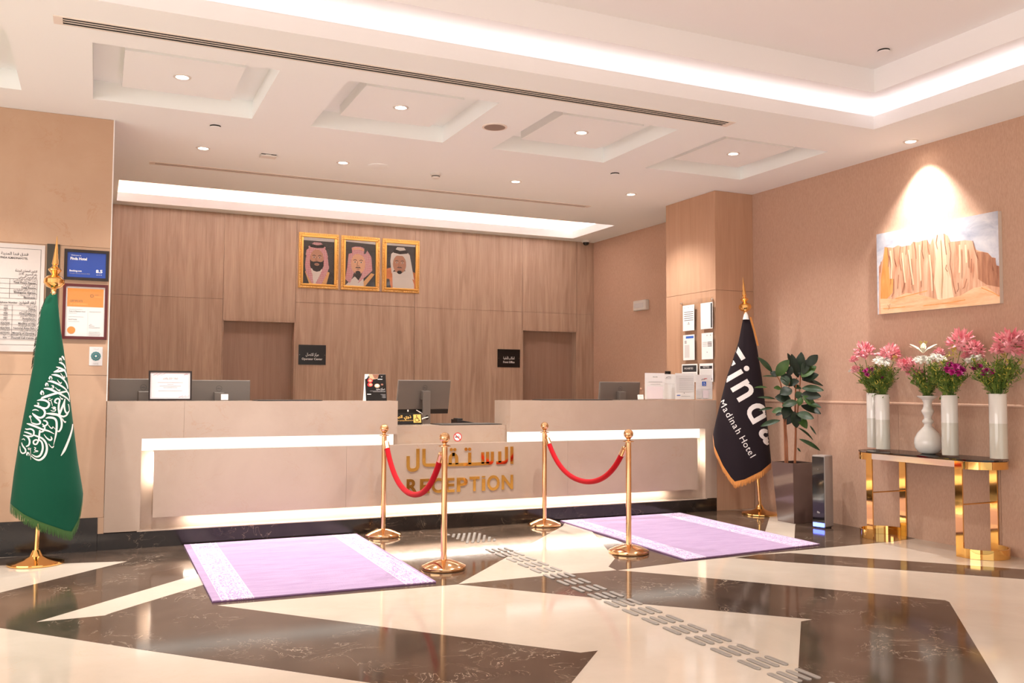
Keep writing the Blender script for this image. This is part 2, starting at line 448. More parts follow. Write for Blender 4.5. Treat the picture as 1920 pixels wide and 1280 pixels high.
_T = {}
def text_mesh(s, bold=0.0, res=3):
    k = (s, bold, res)
    if k not in _T:
        c = bpy.data.curves.new('tmp', 'FONT'); c.body = s; c.resolution_u = res; c.offset = bold
        o = bpy.data.objects.new('tmp', c); COL.objects.link(o)
        me = bpy.data.meshes.new_from_object(o.evaluated_get(bpy.context.evaluated_depsgraph_get()))
        vs = [(p.co.x, p.co.y) for p in me.vertices]; fs = [tuple(p.vertices) for p in me.polygons]
        bpy.data.objects.remove(o); bpy.data.curves.remove(c); bpy.data.meshes.remove(me)
        _T[k] = (vs, fs)
    return _T[k]
class Print:
    """flat print on a plane: origin o, u to the right, v up, n out"""
    def __init__(self, o, u, v):
        self.o = Vector(o); self.u = Vector(u).normalized(); self.w = Vector(v).normalized(); self.n = self.u.cross(self.w)
        self.mb = MB(); self.l = 0
    def at(self, x, y, d=0.0):
        return self.o + self.u * x + self.w * y + self.n * d
    def shape(self, pts, m, d=None):
        self.l += 1
        d = 0.0004 + 0.00012 * self.l if d is None else d
        self.mb.poly([self.at(x, y, d) for x, y in pts], m); return self
    def rect(self, x0, y0, x1, y1, m, d=None):
        return self.shape([(x0, y0), (x1, y0), (x1, y1), (x0, y1)], m, d)
    def frame(self, x0, y0, x1, y1, t, m):
        for q in ((x0, y0, x1, y0 + t), (x0, y1 - t, x1, y1), (x0, y0 + t, x0 + t, y1 - t), (x1 - t, y0 + t, x1, y1 - t)): self.rect(*q, m)
        return self
    def disc(self, cx, cy, r, m, seg=20, ry=None, a0=0, a1=360):
        ry = r if ry is None else ry
        return self.shape([(cx + r * math.cos(math.radians(a0 + (a1 - a0) * k / seg)), cy + ry * math.sin(math.radians(a0 + (a1 - a0) * k / seg))) for k in range(seg + (0 if a1 - a0 == 360 else 1))], m)
    def ring(self, cx, cy, r, t, m, seg=24):
        self.l += 1; d = 0.0004 + 0.00012 * self.l
        for k in range(seg):
            a, b = 2 * math.pi * k / seg, 2 * math.pi * (k + 1) / seg
            self.mb.poly([self.at(cx + q * math.cos(s), cy + q * math.sin(s), d) for q, s in ((r, a), (r, b), (r - t, b), (r - t, a))], m)
        return self
    def line(self, pts, w_, m):
        for (x0, y0), (x1, y1) in zip(pts, pts[1:]):
            dx, dy = x1 - x0, y1 - y0; L = math.hypot(dx, dy) or 1; nx, ny = -dy / L * w_ / 2, dx / L * w_ / 2
            self.shape([(x0 + nx, y0 + ny), (x0 - nx, y0 - ny), (x1 - nx, y1 - ny), (x1 + nx, y1 + ny)], m)
        return self
    def text(self, s, x, y, h, m, align='C', w=None, bold=0.0, res=2):
        """x, y: baseline point; h: type size; w: fitted width"""
        if any('\u0600' <= c <= '\u06ff' for c in s): s = arabic(s)
        vs, fs = text_mesh(s, bold, res)
        if not vs: return self
        lo = min(p[0] for p in vs); hi = max(p[0] for p in vs)
        sx = h if w is None else w / (hi - lo)
        x0 = x - {'L': lo, 'C': (lo + hi) / 2, 'R': hi}[align] * sx
        self.l += 1; d = 0.0004 + 0.00012 * self.l
        b = len(self.mb.v)
        self.mb.v += [tuple(self.at(x0 + p[0] * sx, y + p[1] * h, d)) for p in vs]
        for f in fs: self.mb.face([b + i for i in f], m)
        return self
    def build(self, name, parent):
        return self.mb.build(name, parent)
def smooth_path(pts, n=6):
    """Catmull-Rom through points of any dimension"""
    P = [pts[0]] + list(pts) + [pts[-1]]; out = []
    for i in range(1, len(P) - 2):
        p0, p1, p2, p3 = P[i - 1], P[i], P[i + 1], P[i + 2]
        for k in range(n):
            t = k / n
            out.append(tuple(0.5 * (2 * b + (c - a) * t + (2 * a - 5 * b + 4 * c - d) * t * t + (3 * b - a - 3 * c + d) * t ** 3) for a, b, c, d in zip(p0, p1, p2, p3)))
    out.append(tuple(pts[-1]))
    return out
X_, Y_, Z_ = Vector((1, 0, 0)), Vector((0, 1, 0)), Vector((0, 0, 1))

# ================================================================== THE SETTING
CEIL, DESK_Y, WALL_X, SIDE_X, BACK_Y, PIL_X = 3.458, 7.92, 6.573, 6.66, 11.60, 0.08

def structure(o):
    o['kind'] = 'structure'; return o

# floor: cream marble with dark marble inlays, polished
mb = MB(); mb.box(-6, 6.9, -4, 11.8, -0.2, 0.0, 'floor_cream')
floor = structure(mb.build('floor'))
def inlay(px, m, h, extra=()):
    pts = [on_z(x, y, 0.0) for x, y in px]
    if sum(a.x * b.y - b.x * a.y for a, b in zip(pts, pts[1:] + pts[:1])) > 0: pts.reverse()
    MB().prism([(p.x, p.y, h - 0.004) for p in pts], (0, 0, 0.004), m).build('inlay', floor)
inlay([(0, 1111), (240.6, 1051.8), (0, 1060), (-400, 1075), (-400, 1066), (0, 1046), (178, 1031), (1064, 972), (1055, 986), (858, 1095.2), (405, 1134.4), (1088, 1223.6), (1120.6, 1219.7), (1072, 1279), (1020, 1330), (692, 1279.5), (273.4, 1218.7), (0, 1176.8), (-165, 1151.5)], 'floor_dark', 0.0012)
inlay([(69, 1166), (364.6, 1078.4), (470, 1047), (490, 1062), (377, 1097.7), (206, 1150), (197, 1153.8)], 'floor_cream', 0.0020)
inlay([(858, 1095.2), (1025, 1079), (1156.5, 1068.8), (1300, 1081), (1560, 1105.3), (1772, 1125.2), (1780, 1128.6), (1870.6, 1278.8), (1905, 1330), (1493, 1330), (1497, 1250), (1502, 1165), (1525, 1161), (1205, 1132), (1118.7, 1120.7)], 'floor_dark', 0.0012)
inlay([(1379, 1045.5), (1421, 1039.7), (1480, 1036.5), (1700, 1051.5), (1960, 1070), (1960, 1088.5), (1700, 1069), (1480, 1053.7)], 'floor_dark', 0.0012)
inlay([(1153, 1047), (1141, 1062), (1156.5, 1068.8), (1289, 1052.4), (1485, 1032.5), (1674, 1015), (1716, 1009), (1580, 982), (1475, 956), (1361, 956.5), (1090, 972)], 'floor_dark', 0.0012)
inlay([(1447, 957), (1434, 998.2), (1425, 1025), (1486, 1022), (1489.6, 1010.4), (1491, 985), (1500, 957)], 'floor_cream', 0.0020)

# walls ------------------------------------------------------------
structure(MB().box(-6, 0.034, DESK_Y + 0.62, BACK_Y + 0.2, 0, 4.1, 'wall_marble').build('wall_front'))
structure(MB().box(-6.2, -6, -4, 11.8, 0, 4.1, 'wallpaper').build('wall_left'))
wr = structure(MB().box(WALL_X, WALL_X + 0.25, -4, 8.80, 0, 4.1, 'wallpaper').build('wall_right'))
structure(MB().box(SIDE_X, SIDE_X + 0.25, 8.80, BACK_Y + 0.2, 0, 4.1, 'wallpaper').build('wall_side'))
structure(MB().box(-6, -3.1, -4.2, -4, 0, 4.1, 'wallpaper').box(6.1, 6.9, -4.2, -4, 0, 4.1, 'wallpaper').box(-3.1, 6.1, -4.2, -4, 3.2, 4.1, 'wallpaper').build('wall_rear'))
structure(MB().tube([(WALL_X - 0.004, -4, 1.172), (WALL_X - 0.004, 7.90, 1.172)], 0.016, 'wallpaper', 10).build('trim_1'))
# lower dado panels of the right wall, hairline joints
ys = [7.91, 6.95, 5.95, 4.95, 3.9, 2.9]
for a, b in zip(ys, ys[1:]):
    MB().box(WALL_X - 0.012, WALL_X, b + 0.002, a - 0.002, 0.0, 1.160, 'wallpaper').build('panel', wr)

# back wall with two recessed doors
D1, D2, DH = (1.395, 2.284), (5.49, 6.372), 2.132
wb = MB(); wb.box(PIL_X - 0.1, SIDE_X, BACK_Y + 0.012, BACK_Y + 0.2, DH, 4.1, 'wood_wall')
for a, b in ((PIL_X - 0.1, D1[0]), (D1[1], D2[0]), (D2[1], SIDE_X + 0.02)): wb.box(a, b, BACK_Y + 0.012, BACK_Y + 0.2, 0, DH, 'wood_wall')
wall_back = structure(wb.build('wall_back'))
def panel(x0, x1, z0, z1):
    g = 0.002
    MB().box(x0 + g, x1 - g, BACK_Y, BACK_Y + 0.013, z0 + g, z1 - g, 'wood_wall').build('panel', wall_back)
JZ = 2.385
for x0, x1 in ((0.0, D1[0]), (2.284, 3.88), (3.88, 5.49)):
    panel(x0, x1, 0, JZ); panel(x0, x1, JZ, CEIL)
panel(D1[0], D1[1], DH, CEIL); panel(D2[0], D2[1], DH, JZ); panel(D2[0], D2[1], JZ, CEIL); panel(D2[1], SIDE_X, 0, JZ); panel(D2[1], SIDE_X, JZ, CEIL)
for i, (a, b) in enumerate((D1, D2)):
    d = structure(MB().box(a + 0.012, b - 0.012, BACK_Y + 0.13, BACK_Y + 0.17, 0, DH - 0.012, 'wood_door').build('door_%d' % (i + 1)))
    MB().box(a, a + 0.012, BACK_Y - 0.004, BACK_Y + 0.2, 0, DH, 'wood_wall').build('jamb', d)
    MB().box(b - 0.012, b, BACK_Y - 0.004, BACK_Y + 0.2, 0, DH, 'wood_wall').build('jamb', d)
    MB().box(a, b, BACK_Y - 0.004, BACK_Y + 0.2, DH - 0.012, DH, 'wood_wall').build('lintel', d)

# marble pillar at the left end of the counter, slabs with joints, dark plinth
pil = structure(MB().box(-6.0, PIL_X - 0.004, DESK_Y + 0.02, DESK_Y + 0.6, 0.262, CEIL, 'wall_marble').box(-6.0, 0.034, DESK_Y + 0.02, DESK_Y + 0.6, 0, 0.262, 'wall_marble').build('pillar'))
for z0, z1 in ((0.262, 1.388), (1.388, 2.408), (2.408, CEIL)):
    for x0, x1 in ((-1.75, PIL_X), (-2.6, -1.75)):
        MB().box(x0 + 0.0015, x1 - (0.004 if x1 == PIL_X else 0.0015), DESK_Y, DESK_Y + 0.021, z0 + 0.0015, z1 - 0.0015, 'wall_marble').build('slab', pil)
MB().box(0.0365, PIL_X - 0.0005, DESK_Y, DESK_Y + 0.3, 0.134, 0.2615, 'wall_marble').build('slab', pil)
MB().box(PIL_X - 0.006, PIL_X + 0.002, DESK_Y - 0.004, DESK_Y + 0.03, 1.182, CEIL, 'white_paint').build('corner_trim', pil)
structure(MB().box(-2.6, 0.034, DESK_Y - 0.006, DESK_Y + 0.021, 0, 0.262, 'plinth_black').build('baseboard_left'))

# wood clad column at the right end of the counter
CX0, CY1 = 6.06, 8.85
col = structure(MB().box(CX0 + 0.012, SIDE_X + 0.02, DESK_Y + 0.012, CY1, 0, CEIL, 'wood_column').build('column'))
for z0, z1 in ((0.0, 2.372), (2.372, CEIL)):
    MB().box(CX0, CX0 + 0.013, DESK_Y + 0.014, CY1, z0 + 0.002, z1 - 0.002, 'wood_column').build('panel', col)
    MB().box(CX0, WALL_X - 0.002, DESK_Y, DESK_Y + 0.013, z0 + 0.002, z1 - 0.002, 'wood_column').build('panel', col)

# ceiling: one lowered sheet with coffers and two lit coves
COFFERS = [(-1.713 + 1.635 * k, -0.551 + 1.635 * k, 6.17, 7.40) for k in range(5)]
MAIN = (-5.0, 5.814, -3.0, 5.475)
BACK = (0.16, 6.19, 10.22, 11.38)
ROWL = [(0.824, 8.51), (2.10, 8.48), (3.93, 8.48), (5.347, 8.485), (6.38, 5.60)]
LH = 0.043
holes = COFFERS + [MAIN, BACK] + [(x - LH, x + LH, y - LH, y + LH) for x, y in ROWL]
cb = MB()
xs = sorted({-6, 6.9} | {v for h in holes for v in h[:2]}); yy = sorted({-4, 11.8} | {v for h in holes for v in h[2:]})
for a, b in zip(xs, xs[1:]):
    for c, d in zip(yy, yy[1:]):
        mx, my = (a + b) / 2, (c + d) / 2
        if not any(h[0] < mx < h[1] and h[2] < my < h[3] for h in holes):
            cb.poly([(a, c, CEIL), (a, d, CEIL), (b, d, CEIL), (b, c, CEIL)], 'ceiling_paint')
def well(mb, r, z0, z1, m, out=False):
    x0, x1, y0, y1 = r
    c = [(x0, y0), (x1, y0), (x1, y1), (x0, y1)]
    for (ax, ay), (bx, by) in zip(c, c[1:] + c[:1]):
        q = [(ax, ay, z0), (bx, by, z0), (bx, by, z1), (ax, ay, z1)]
        mb.poly(q if out else q[::-1], m)
def ringflat(mb, r, s, z, m, up=False):
    (a0, a1, b0, b1), (c0, c1, d0, d1) = r, s
    o = [(a0, b0), (a1, b0), (a1, b1), (a0, b1)]; i = [(c0, d0), (c1, d0), (c1, d1), (c0, d1)]
    for k in range(4):
        j = (k + 1) % 4
        q = [(*o[k], z), (*o[j], z), (*i[j], z), (*i[k], z)]
        mb.poly(q if up else q[::-1], m)
def grow(r, d):
    return (r[0] - d, r[1] + d, r[2] - d, r[3] + d)
def lid(mb, r, z, m):
    mb.poly([(r[0], r[2], z), (r[0], r[3], z), (r[1], r[3], z), (r[1], r[2], z)], m)
for r in COFFERS:
    well(cb, r, CEIL, 3.603, 'ceiling_paint'); lid(cb, r, 3.603, 'ceiling_paint')
def cove(r, lip, z2, z3, over, m):
    well(cb, r, CEIL, lip, m)
    ringflat(cb, grow(r, 0.03), r, lip, m, True)
    well(cb, grow(r, 0.03), CEIL + 0.03, lip, m, True)
    ringflat(cb, grow(r, 0.24), grow(r, 0.03), CEIL + 0.03, m, True)
    well(cb, grow(r, 0.24), CEIL + 0.03, z2, m)
    if over:
        ringflat(cb, grow(r, 0.24), grow(r, -over), z2, m)
        well(cb, grow(r, -over), z2, z3, m); lid(cb, grow(r, -over), z3, m)
    else:
        lid(cb, grow(r, 0.24), z2, m)
cove(MAIN, 3.568, 3.68, 3.87, 0.20, 'ceiling_white')
cove(BACK, 3.562, 3.76, 0, 0, 'ceiling_white')
cb.poly([(-6.2, -4.2, 4.1), (6.9, -4.2, 4.1), (6.9, 11.8, 4.1), (-6.2, 11.8, 4.1)], 'ceiling_white')
ceiling = structure(cb.build('ceiling'))
for x0, x1, y0, y1 in COFFERS:
    pb_ = MB(); a_, b_, c_, d_ = x0 + 0.194, x1 - 0.194, y0 + 0.23, y1 - 0.20; u_, v_ = (x0 + x1) / 2, 6.785
    for q in ((a_, b_, c_, v_ - LH), (a_, b_, v_ + LH, d_), (a_, u_ - LH, v_ - LH, v_ + LH), (u_ + LH, b_, v_ - LH, v_ + LH)): pb_.box(*q, 3.52, 3.605, 'ceiling_paint')
    pb_.build('coffer_plate', ceiling)
def led_ring(r, m, w_=0.03, d=0.11, sides='NESW'):
    x0, x1, y0, y1 = grow(r, d); z = CEIL + 0.05
    for s, q in (('N', (x0, x1, y1, y1 + w_)), ('S', (x0, x1, y0 - w_, y0)), ('E', (x1, x1 + w_, y0, y1)), ('W', (x0 - w_, x0, y0, y1))):
        if s in sides: MB().box(q[0], q[1], q[2], q[3], z, z + 0.012, m).build('led_strip', ceiling)
led_ring(MAIN, 'led_cool', sides='NEWS')
led_ring(BACK, 'led_back')

# ceiling fittings ---------------------------------------------------
def vent(x0, x1, y, slots, w_, label, gap, frame_m):
    t = thing('linear_vent', ((x0 + x1) / 2, y, CEIL), label, 'vent')
    fw = 0.012 if slots > 1 else 0.008
    y0 = y - w_ / 2; y1 = y + w_ / 2
    MB().box(x0, x1, y0, y1, CEIL - 0.002, CEIL - 0.0008, gap).build('slot_backing', t)
    f = MB()
    f.box(x0 - 0.05, x0, y0 - fw, y1 + fw, CEIL - 0.006, CEIL, frame_m); f.box(x1, x1 + 0.05, y0 - fw, y1 + fw, CEIL - 0.006, CEIL, frame_m)
    f.box(x0, x1, y0 - fw, y0, CEIL - 0.006, CEIL, frame_m); f.box(x0, x1, y1, y1 + fw, CEIL - 0.006, CEIL, frame_m)
    f.build('frame', t)
    p = w_ / slots
    for k in range(1, slots):
        MB().box(x0, x1, y0 + p * k - p * 0.15, y0 + p * k + p * 0.15, CEIL - 0.0045, CEIL - 0.001, frame_m).build('slat', t)
vent(-0.235, 4.60, 5.862, 3, 0.105, 'long white slot vent with three black slits beside the large lit cove', 'dark_gap', 'vent_metal')
vent(0.46, 5.22, 9.285, 2, 0.075, 'thin tan slot vent in front of the glowing cove over the desk', 'grey_vent', 'vent_metal')

def spot_lamp(t, z, power, angle, color, blend=0.5, rad=0.03, rot=(0, 0, 0)):
    d = bpy.data.lights.new('spot_lamp', 'SPOT'); d.energy = power; d.color = color
    d.spot_size = math.radians(angle); d.spot_blend = blend; d.shadow_soft_size = rad
    o = bpy.data.objects.new('spot_lamp', d); COL.objects.link(o); o.parent = t; o.location = (0, 0, z); o.rotation_euler = rot
    return o
t0 = thing('downlight', (0, 0, CEIL), 'x', 'light', group='ceiling downlights')
MB().lathe([(0.043, -0.002), (0.046, -0.006), (0.062, -0.005), (0.064, 0.0)], (0, 0, 0), 'white_plastic', 24, cap=False).build('trim_ring', t0, local=True)
MB().lathe([(0.043, -0.002), (0.030, 0.032)], (0, 0, 0), 'white_plastic', 24, cap=False).build('reflector', t0, local=True)
MB().lathe([(0.0005, 0.028), (0.031, 0.029)], (0, 0, 0), 'lamp_disc', 20, cap=False).build('lamp', t0, local=True)
plates = [((x0 + x1) / 2, 6.785, 3.52) for x0, x1, _a, _b in COFFERS]
dl = []
names_c = ['the coffer cut off by the picture edge above the information board', 'the coffer above the marble pillar end', 'the coffer between slot vent and round speaker', 'the coffer beyond the round tan speaker', 'the coffer next to the painting wall']
for p, n in zip(plates, names_c): dl.append((p, 'recessed round downlight in ' + n, SPOT_COFFER * (0.45 if p[0] > 5 else 1.0), 112, (0, 0, 0), 0.8))
rows = [((0.824, 8.51), 'small recessed downlight next to the marble pillar over the desk'), ((2.10, 8.48), 'small recessed downlight between sensor box and round speaker grille'), ((3.93, 8.48), 'small recessed downlight over the desk past the smoke detector'), ((5.347, 8.485), 'small recessed downlight over the desk nearest the wood column')]
for (x, y), n in rows: dl.append(((x, y, CEIL), n, SPOT_ROW, 116, (0, 0, 0), 0.8))
dl.append(((6.38, 5.60, CEIL), 'recessed downlight close to the wall that lights the canyon painting', SPOT_ART, 88, (0, math.radians(-2), 0), 0.8))
# the spots follow the first fitting: copies of it and of its parts
for i, (p, lab, pw, ang, rot, bl) in enumerate(dl):
    t = t0 if i == 0 else copy_tree(t0)
    t.location = p; t['label'] = lab
for (p, lab, pw, ang, rot, bl), t in zip(dl, [o for o in COL.objects if o.name.startswith('downlight')]):
    spot_lamp(t, -0.012, pw, ang, NEUTRAL if pw == SPOT_ART else WARM, bl, rot=rot)

def disc_fit(name, x, y, label, cat, prof, m, grille=None, z=CEIL):
    t = thing(name, (x, y, z), label, cat)
    MB().lathe(prof, (0, 0, 0), m, 28).build('body', t, local=True)
    if grille: MB().lathe([(0.0005, -0.0075), (grille[0], -0.0072)], (0, 0, 0), grille[1], 28, cap=False).build('grille', t, local=True)
    return t
disc_fit('ceiling_speaker', 2.94, 6.76, 'round tan ceiling speaker between two square coffers', 'speaker', [(0.105, 0.0), (0.105, -0.006), (0.088, -0.007)], 'vent_metal', (0.088, 'grey_vent'))
disc_fit('ceiling_speaker', 2.443, 8.46, 'round pale flush ceiling speaker beside the smoke detector', 'speaker', [(0.098, 0.0), (0.098, -0.005), (0.09, -0.007)], 'ceiling_paint')
t = thing('smoke_detector', (3.055, 8.51, CEIL), 'white round smoke detector hanging from ceiling over the desk', 'detector')
MB().lathe([(0.055, 0), (0.055, -0.018), (0.045, -0.022)], (0, 0, 0), 'white_plastic', 24).build('base', t, local=True)
MB().lathe([(0.040, -0.022), (0.042, -0.042), (0.030, -0.052), (0.0005, -0.054)], (0, 0, 0), 'white_plastic', 24).build('chamber', t, local=True)
MB().lathe([(0.0425, -0.027), (0.0425, -0.036)], (0, 0, 0), 'dark_grey', 24, cap=False).build('slot_band', t, local=True)
t = thing('motion_sensor', (1.40, 8.51, CEIL), 'white boxy sensor on ceiling near the marble pillar', 'sensor')
MB().box(-0.075, 0.075, -0.05, 0.05, -0.022, -0.008, 'white_plastic').build('body', t, local=True, bevel=0.006)
MB().box(-0.068, 0.068, -0.045, 0.045, -0.009, 0.0, 'dark_grey').build('base', t, local=True)
MB().box(-0.03, 0.02, -0.052, -0.03, -0.02, -0.006, 'white_plastic').build('lens', t, local=True)
for x, y, lab in ((0.841, 7.736, 'flush sprinkler cover plate with dark gap behind the second coffer'), (4.68, 7.726, 'flush sprinkler cover plate with dark gap behind the fourth coffer')):
    t = thing('sprinkler_cover', (x, y, CEIL), lab, 'sprinkler')
    MB().lathe([(0.046, -0.011), (0.046, -0.014), (0.03, -0.015)], (0, 0, 0), 'ceiling_paint', 24).build('cover_plate', t, local=True)
    MB().lathe([(0.044, 0.0), (0.044, -0.011)], (0, 0, 0), 'dark_gap', 24).build('cup', t, local=True)
p = on_z(1657, 94, 3.87)
t = thing('sprinkler_cover', (p.x, p.y, 3.87), 'flush sprinkler cover plate in the raised ceiling inside the large cove', 'sprinkler')
MB().lathe([(0.046, -0.011), (0.046, -0.014), (0.03, -0.015)], (0, 0, 0), 'ceiling_white', 24).build('cover_plate', t, local=True)
MB().lathe([(0.044, 0.0), (0.044, -0.011)], (0, 0, 0), 'dark_gap', 24).build('cup', t, local=True)
t = thing('dome_camera', (6.46, 11.48, CEIL), 'black glass security dome camera in ceiling corner above the second door', 'camera')
MB().lathe([(0.062, 0), (0.062, -0.022), (0.05, -0.026)], (0, 0, 0), 'white_plastic', 24).build('housing', t, local=True)
MB().lathe([(0.047, -0.024), (0.044, -0.045), (0.03, -0.064), (0.0005, -0.072)], (0, 0, 0), 'black_gloss', 24).build('dome', t, local=True)

# ================================================================== RECEPTION COUNTER
S0, S1 = 0.345, 5.91                 # light slot, outer edges
P0, P1, PZ0, PZ1 = 0.44, 5.81, 0.24, 0.782
HI, LOW, GA, GB = 1.18, 0.945, 2.498, 3.625
counter = thing('reception_counter', (3.1, 8.3, 0), 'long cream marble reception counter with lit slots and a lower middle section', 'counter')
BKY = DESK_Y + 0.10
def part(name, m, *boxes, bevel=0.0, par=counter):
    b = MB()
    for q in boxes: b.box(*q, m)
    return b.build(name, par, bevel=bevel)
part('plinth', 'plinth_black', (0.0365, 6.058, DESK_Y + 0.004, DESK_Y + 0.6, 0.0, 0.132))
part('slot_back', 'counter_marble', (S0 - 0.02, S1 + 0.02, BKY, BKY + 0.04, 0.132, 0.90))
part('slot_floor', 'counter_marble', (S0 - 0.02, S1 + 0.02, DESK_Y, BKY, 0.132, 0.139))
part('end_panel', 'counter_marble', (PIL_X + 0.001, S0, DESK_Y, BKY + 0.02, 0.139, 0.878))
part('end_panel', 'counter_marble', (S1, 6.058, DESK_Y, BKY + 0.02, 0.139, 0.878))
for a, b in ((P0, 2.03), (2.03, 4.25), (4.25, P1)):
    part('front_slab', 'counter_marble', (a + 0.0006, b - 0.0006, DESK_Y, DESK_Y + 0.03, PZ0, PZ1))
part('ledge', 'counter_marble', (P0, P1, DESK_Y + 0.03, BKY, PZ1 - 0.02, PZ1))
part('panel_bracket', 'counter_marble', (P0 + 0.05, P1 - 0.05, DESK_Y + 0.05, BKY, 0.42, 0.60))
for a, b in ((PIL_X + 0.001, 0.665), (0.665, GA)):
    part('fascia_slab', 'counter_marble', (a + 0.0007, b - 0.0007, DESK_Y, DESK_Y + 0.03, 0.878, HI))
for a, b in ((GB, 5.77), (5.77, 6.058)):
    part('fascia_slab', 'counter_marble', (a + 0.0007, b - 0.0007, DESK_Y, DESK_Y + 0.03, 0.878, HI))
for a, b in ((PIL_X + 0.001, GA), (GB, 6.058)):
    part('high_top', 'counter_marble', (a, b, DESK_Y + 0.03, DESK_Y + 0.38, 0.878, HI - 0.0005))
part('low_front', 'counter_marble', (GA, GB, BKY - 0.006, BKY + 0.03, PZ1, LOW - 0.0005))
part('low_top', 'counter_marble', (GA, GB, BKY + 0.03, DESK_Y + 0.52, 0.90, LOW))
part('work_top', 'wood_column', (0.1, 5.95, DESK_Y + 0.38, DESK_Y + 1.0, 0.86, 0.90))
part('back_panel', 'wood_column', (0.1, 5.95, DESK_Y + 0.36, DESK_Y + 0.40, 0.0, 0.86))
for a, b in ((S0 + 0.002, GA - 0.01), (GB + 0.01, S1 - 0.002)):
    part('light_diffuser', 'led_desk', (a, b, BKY - 0.006, BKY, 0.775, 0.876))
for x in (P0 + 0.004, P1 - 0.010):
    part('led_strip', 'led_desk_low', (x - 0.002, x + 0.008, DESK_Y + 0.032, DESK_Y + 0.046, 0.52, 0.778))  # hidden side strips added to whiten slot ends that only get spill
part('led_strip', 'led_desk_low', (P0 + 0.25, P1 - 0.35, DESK_Y + 0.031, DESK_Y + 0.046, 0.2372, 0.2398))

# gold mirror lettering on the counter front
sign = thing('reception_lettering', (3.12, DESK_Y, 0.4), 'mirror gold Arabic and English reception lettering on the counter front', 'sign')
LM = 8.348
def lp(x, y):                       # a point of the lettering on the counter front
    p = on_y(750 + x / LM, 820 + y / LM, DESK_Y); return (p.x, p.z)
def stroke_obj(name, polys, parent, m, d=0.008):
    b = MB()
    for pl in polys:
        pts = [Vector((x, DESK_Y - d, z)) for x, z in pl]
        a = sum(pts[i].x * pts[(i + 1) % len(pts)].z - pts[(i + 1) % len(pts)].x * pts[i].z for i in range(len(pts)))
        if a < 0: pts.reverse()
        b.prism(pts, (0, d, 0), m)
    return b.build(name, parent)
def band(path, w_):
    """constant width outline along a centre line"""
    L, R = [], []
    for i, p in enumerate(path):
        a = Vector(path[max(i - 1, 0)]); c = Vector(path[min(i + 1, len(path) - 1)]); t = (c - a).normalized(); n = Vector((-t.y, t.x)) * w_ / 2
        L.append((p[0] + n.x, p[1] + n.y)); R.append((p[0] - n.x, p[1] - n.y))
    return L + R[::-1]
def seg_bands(path, w_):
    return [band(path, w_)]
ww = 0.030
x_l = 2.585; 
def A(*pts): return [lp(*p) for p in pts]
def rounded(pts, r, n=5):
    out = [pts[0]]
    for i in range(1, len(pts) - 1):
        p, a, b = Vector(pts[i]), Vector(pts[i - 1]), Vector(pts[i + 1])
        u = (a - p).normalized() * r; v = (b - p).normalized() * r
        for k in range(n + 1):
            t = k / n; q = (p + u) * (1 - t) ** 2 + p * 2 * t * (1 - t) + (p + v) * t * t
            out.append((q.x, q.y))
    out.append(pts[-1]); return out
gl = 'gold_letter'
def dots(*c):
    return [[(x + 0.0155 * math.cos(a * math.pi / 8), z + 0.0155 * math.sin(a * math.pi / 8)) for a in range(16)] for x, z in A(*c)]
stroke_obj('letter', [band(rounded(A((125, 290), (125, 515), (278, 500), (278, 175)), 0.045, 8), ww)], sign, gl)
stroke_obj('letter', [band(rounded(A((372, 175), (372, 432), (690, 426)), 0.030, 6), ww), band(A((690, 426), (1090, 418), (1110, 418)), ww), band(A((1088, 235), (1088, 418)), ww), *dots((565, 500), (800, 188), (855, 188), (1030, 182), (1087, 182)),
    band(rounded(A((782, 420), (782, 262), (885, 258), (885, 418)), 0.05, 8), ww)], sign, gl)
stroke_obj('letter', [band(rounded(A((1110, 417), (1442, 400), (1442, 220)), 0.035, 6), ww), band(A((1368, 222), (1368, 404)), ww), band(A((1292, 228), (1292, 408)), ww)], sign, gl)
stroke_obj('letter', [band(rounded(A((1503, 393), (1664, 388), (1664, 143)), 0.030, 6), ww), band(A((1558, 217), (1558, 390)), ww)], sign, gl)
stroke_obj('letter', [band(A((1747, 140), (1747, 410)), ww)], sign, gl)
LR = dict(R=((100, 275), None), E=((310, 460), None), C=((492, 660), None))
def letter(ch, x0, x1, yt, yb):
    a, b = lp(x0, yt), lp(x1, yb)
    vs, fs = text_mesh(ch, 0.026, 4)
    lo = [min(p[i] for p in vs) for i in (0, 1)]; hi = [max(p[i] for p in vs) for i in (0, 1)]
    mp = lambda p: (a[0] + (p[0] - lo[0]) / (hi[0] - lo[0]) * (b[0] - a[0]), b[1] + (p[1] - lo[1]) / (hi[1] - lo[1]) * (a[1] - b[1]))
    mb = MB(); n = len(vs)
    mb.v = [(mp(p)[0], DESK_Y - 0.008, mp(p)[1]) for p in vs] + [(mp(p)[0], DESK_Y, mp(p)[1]) for p in vs]
    cnt = {}
    for f in fs:
        mb.face(f, gl)
        for i in range(len(f)): cnt[(f[i], f[(i + 1) % len(f)])] = 1
    for i, j in list(cnt):
        if (j, i) not in cnt: mb.face((i, i + n, j + n, j), gl)
    return mb.build('letter', sign)
for ch, x0, x1, yt, yb in (('R', 102, 275, 652, 875), ('E', 312, 458, 648, 868), ('C', 492, 668, 634, 862), ('E', 705, 850, 634, 852), ('P', 888, 1055, 628, 842), ('T', 1085, 1240, 612, 832), ('I', 1280, 1330, 645, 830), ('O', 1362, 1555, 592, 826), ('N', 1590, 1765, 588, 806)):
    letter(ch, x0, x1, yt, yb)
p0, p1 = lp(1280, 625), lp(1330, 600)
stroke_obj('letter', [[(p0[0], p0[1]), (p1[0], p0[1]), (p1[0], p1[1]), (p0[0], p1[1])]], sign, gl)

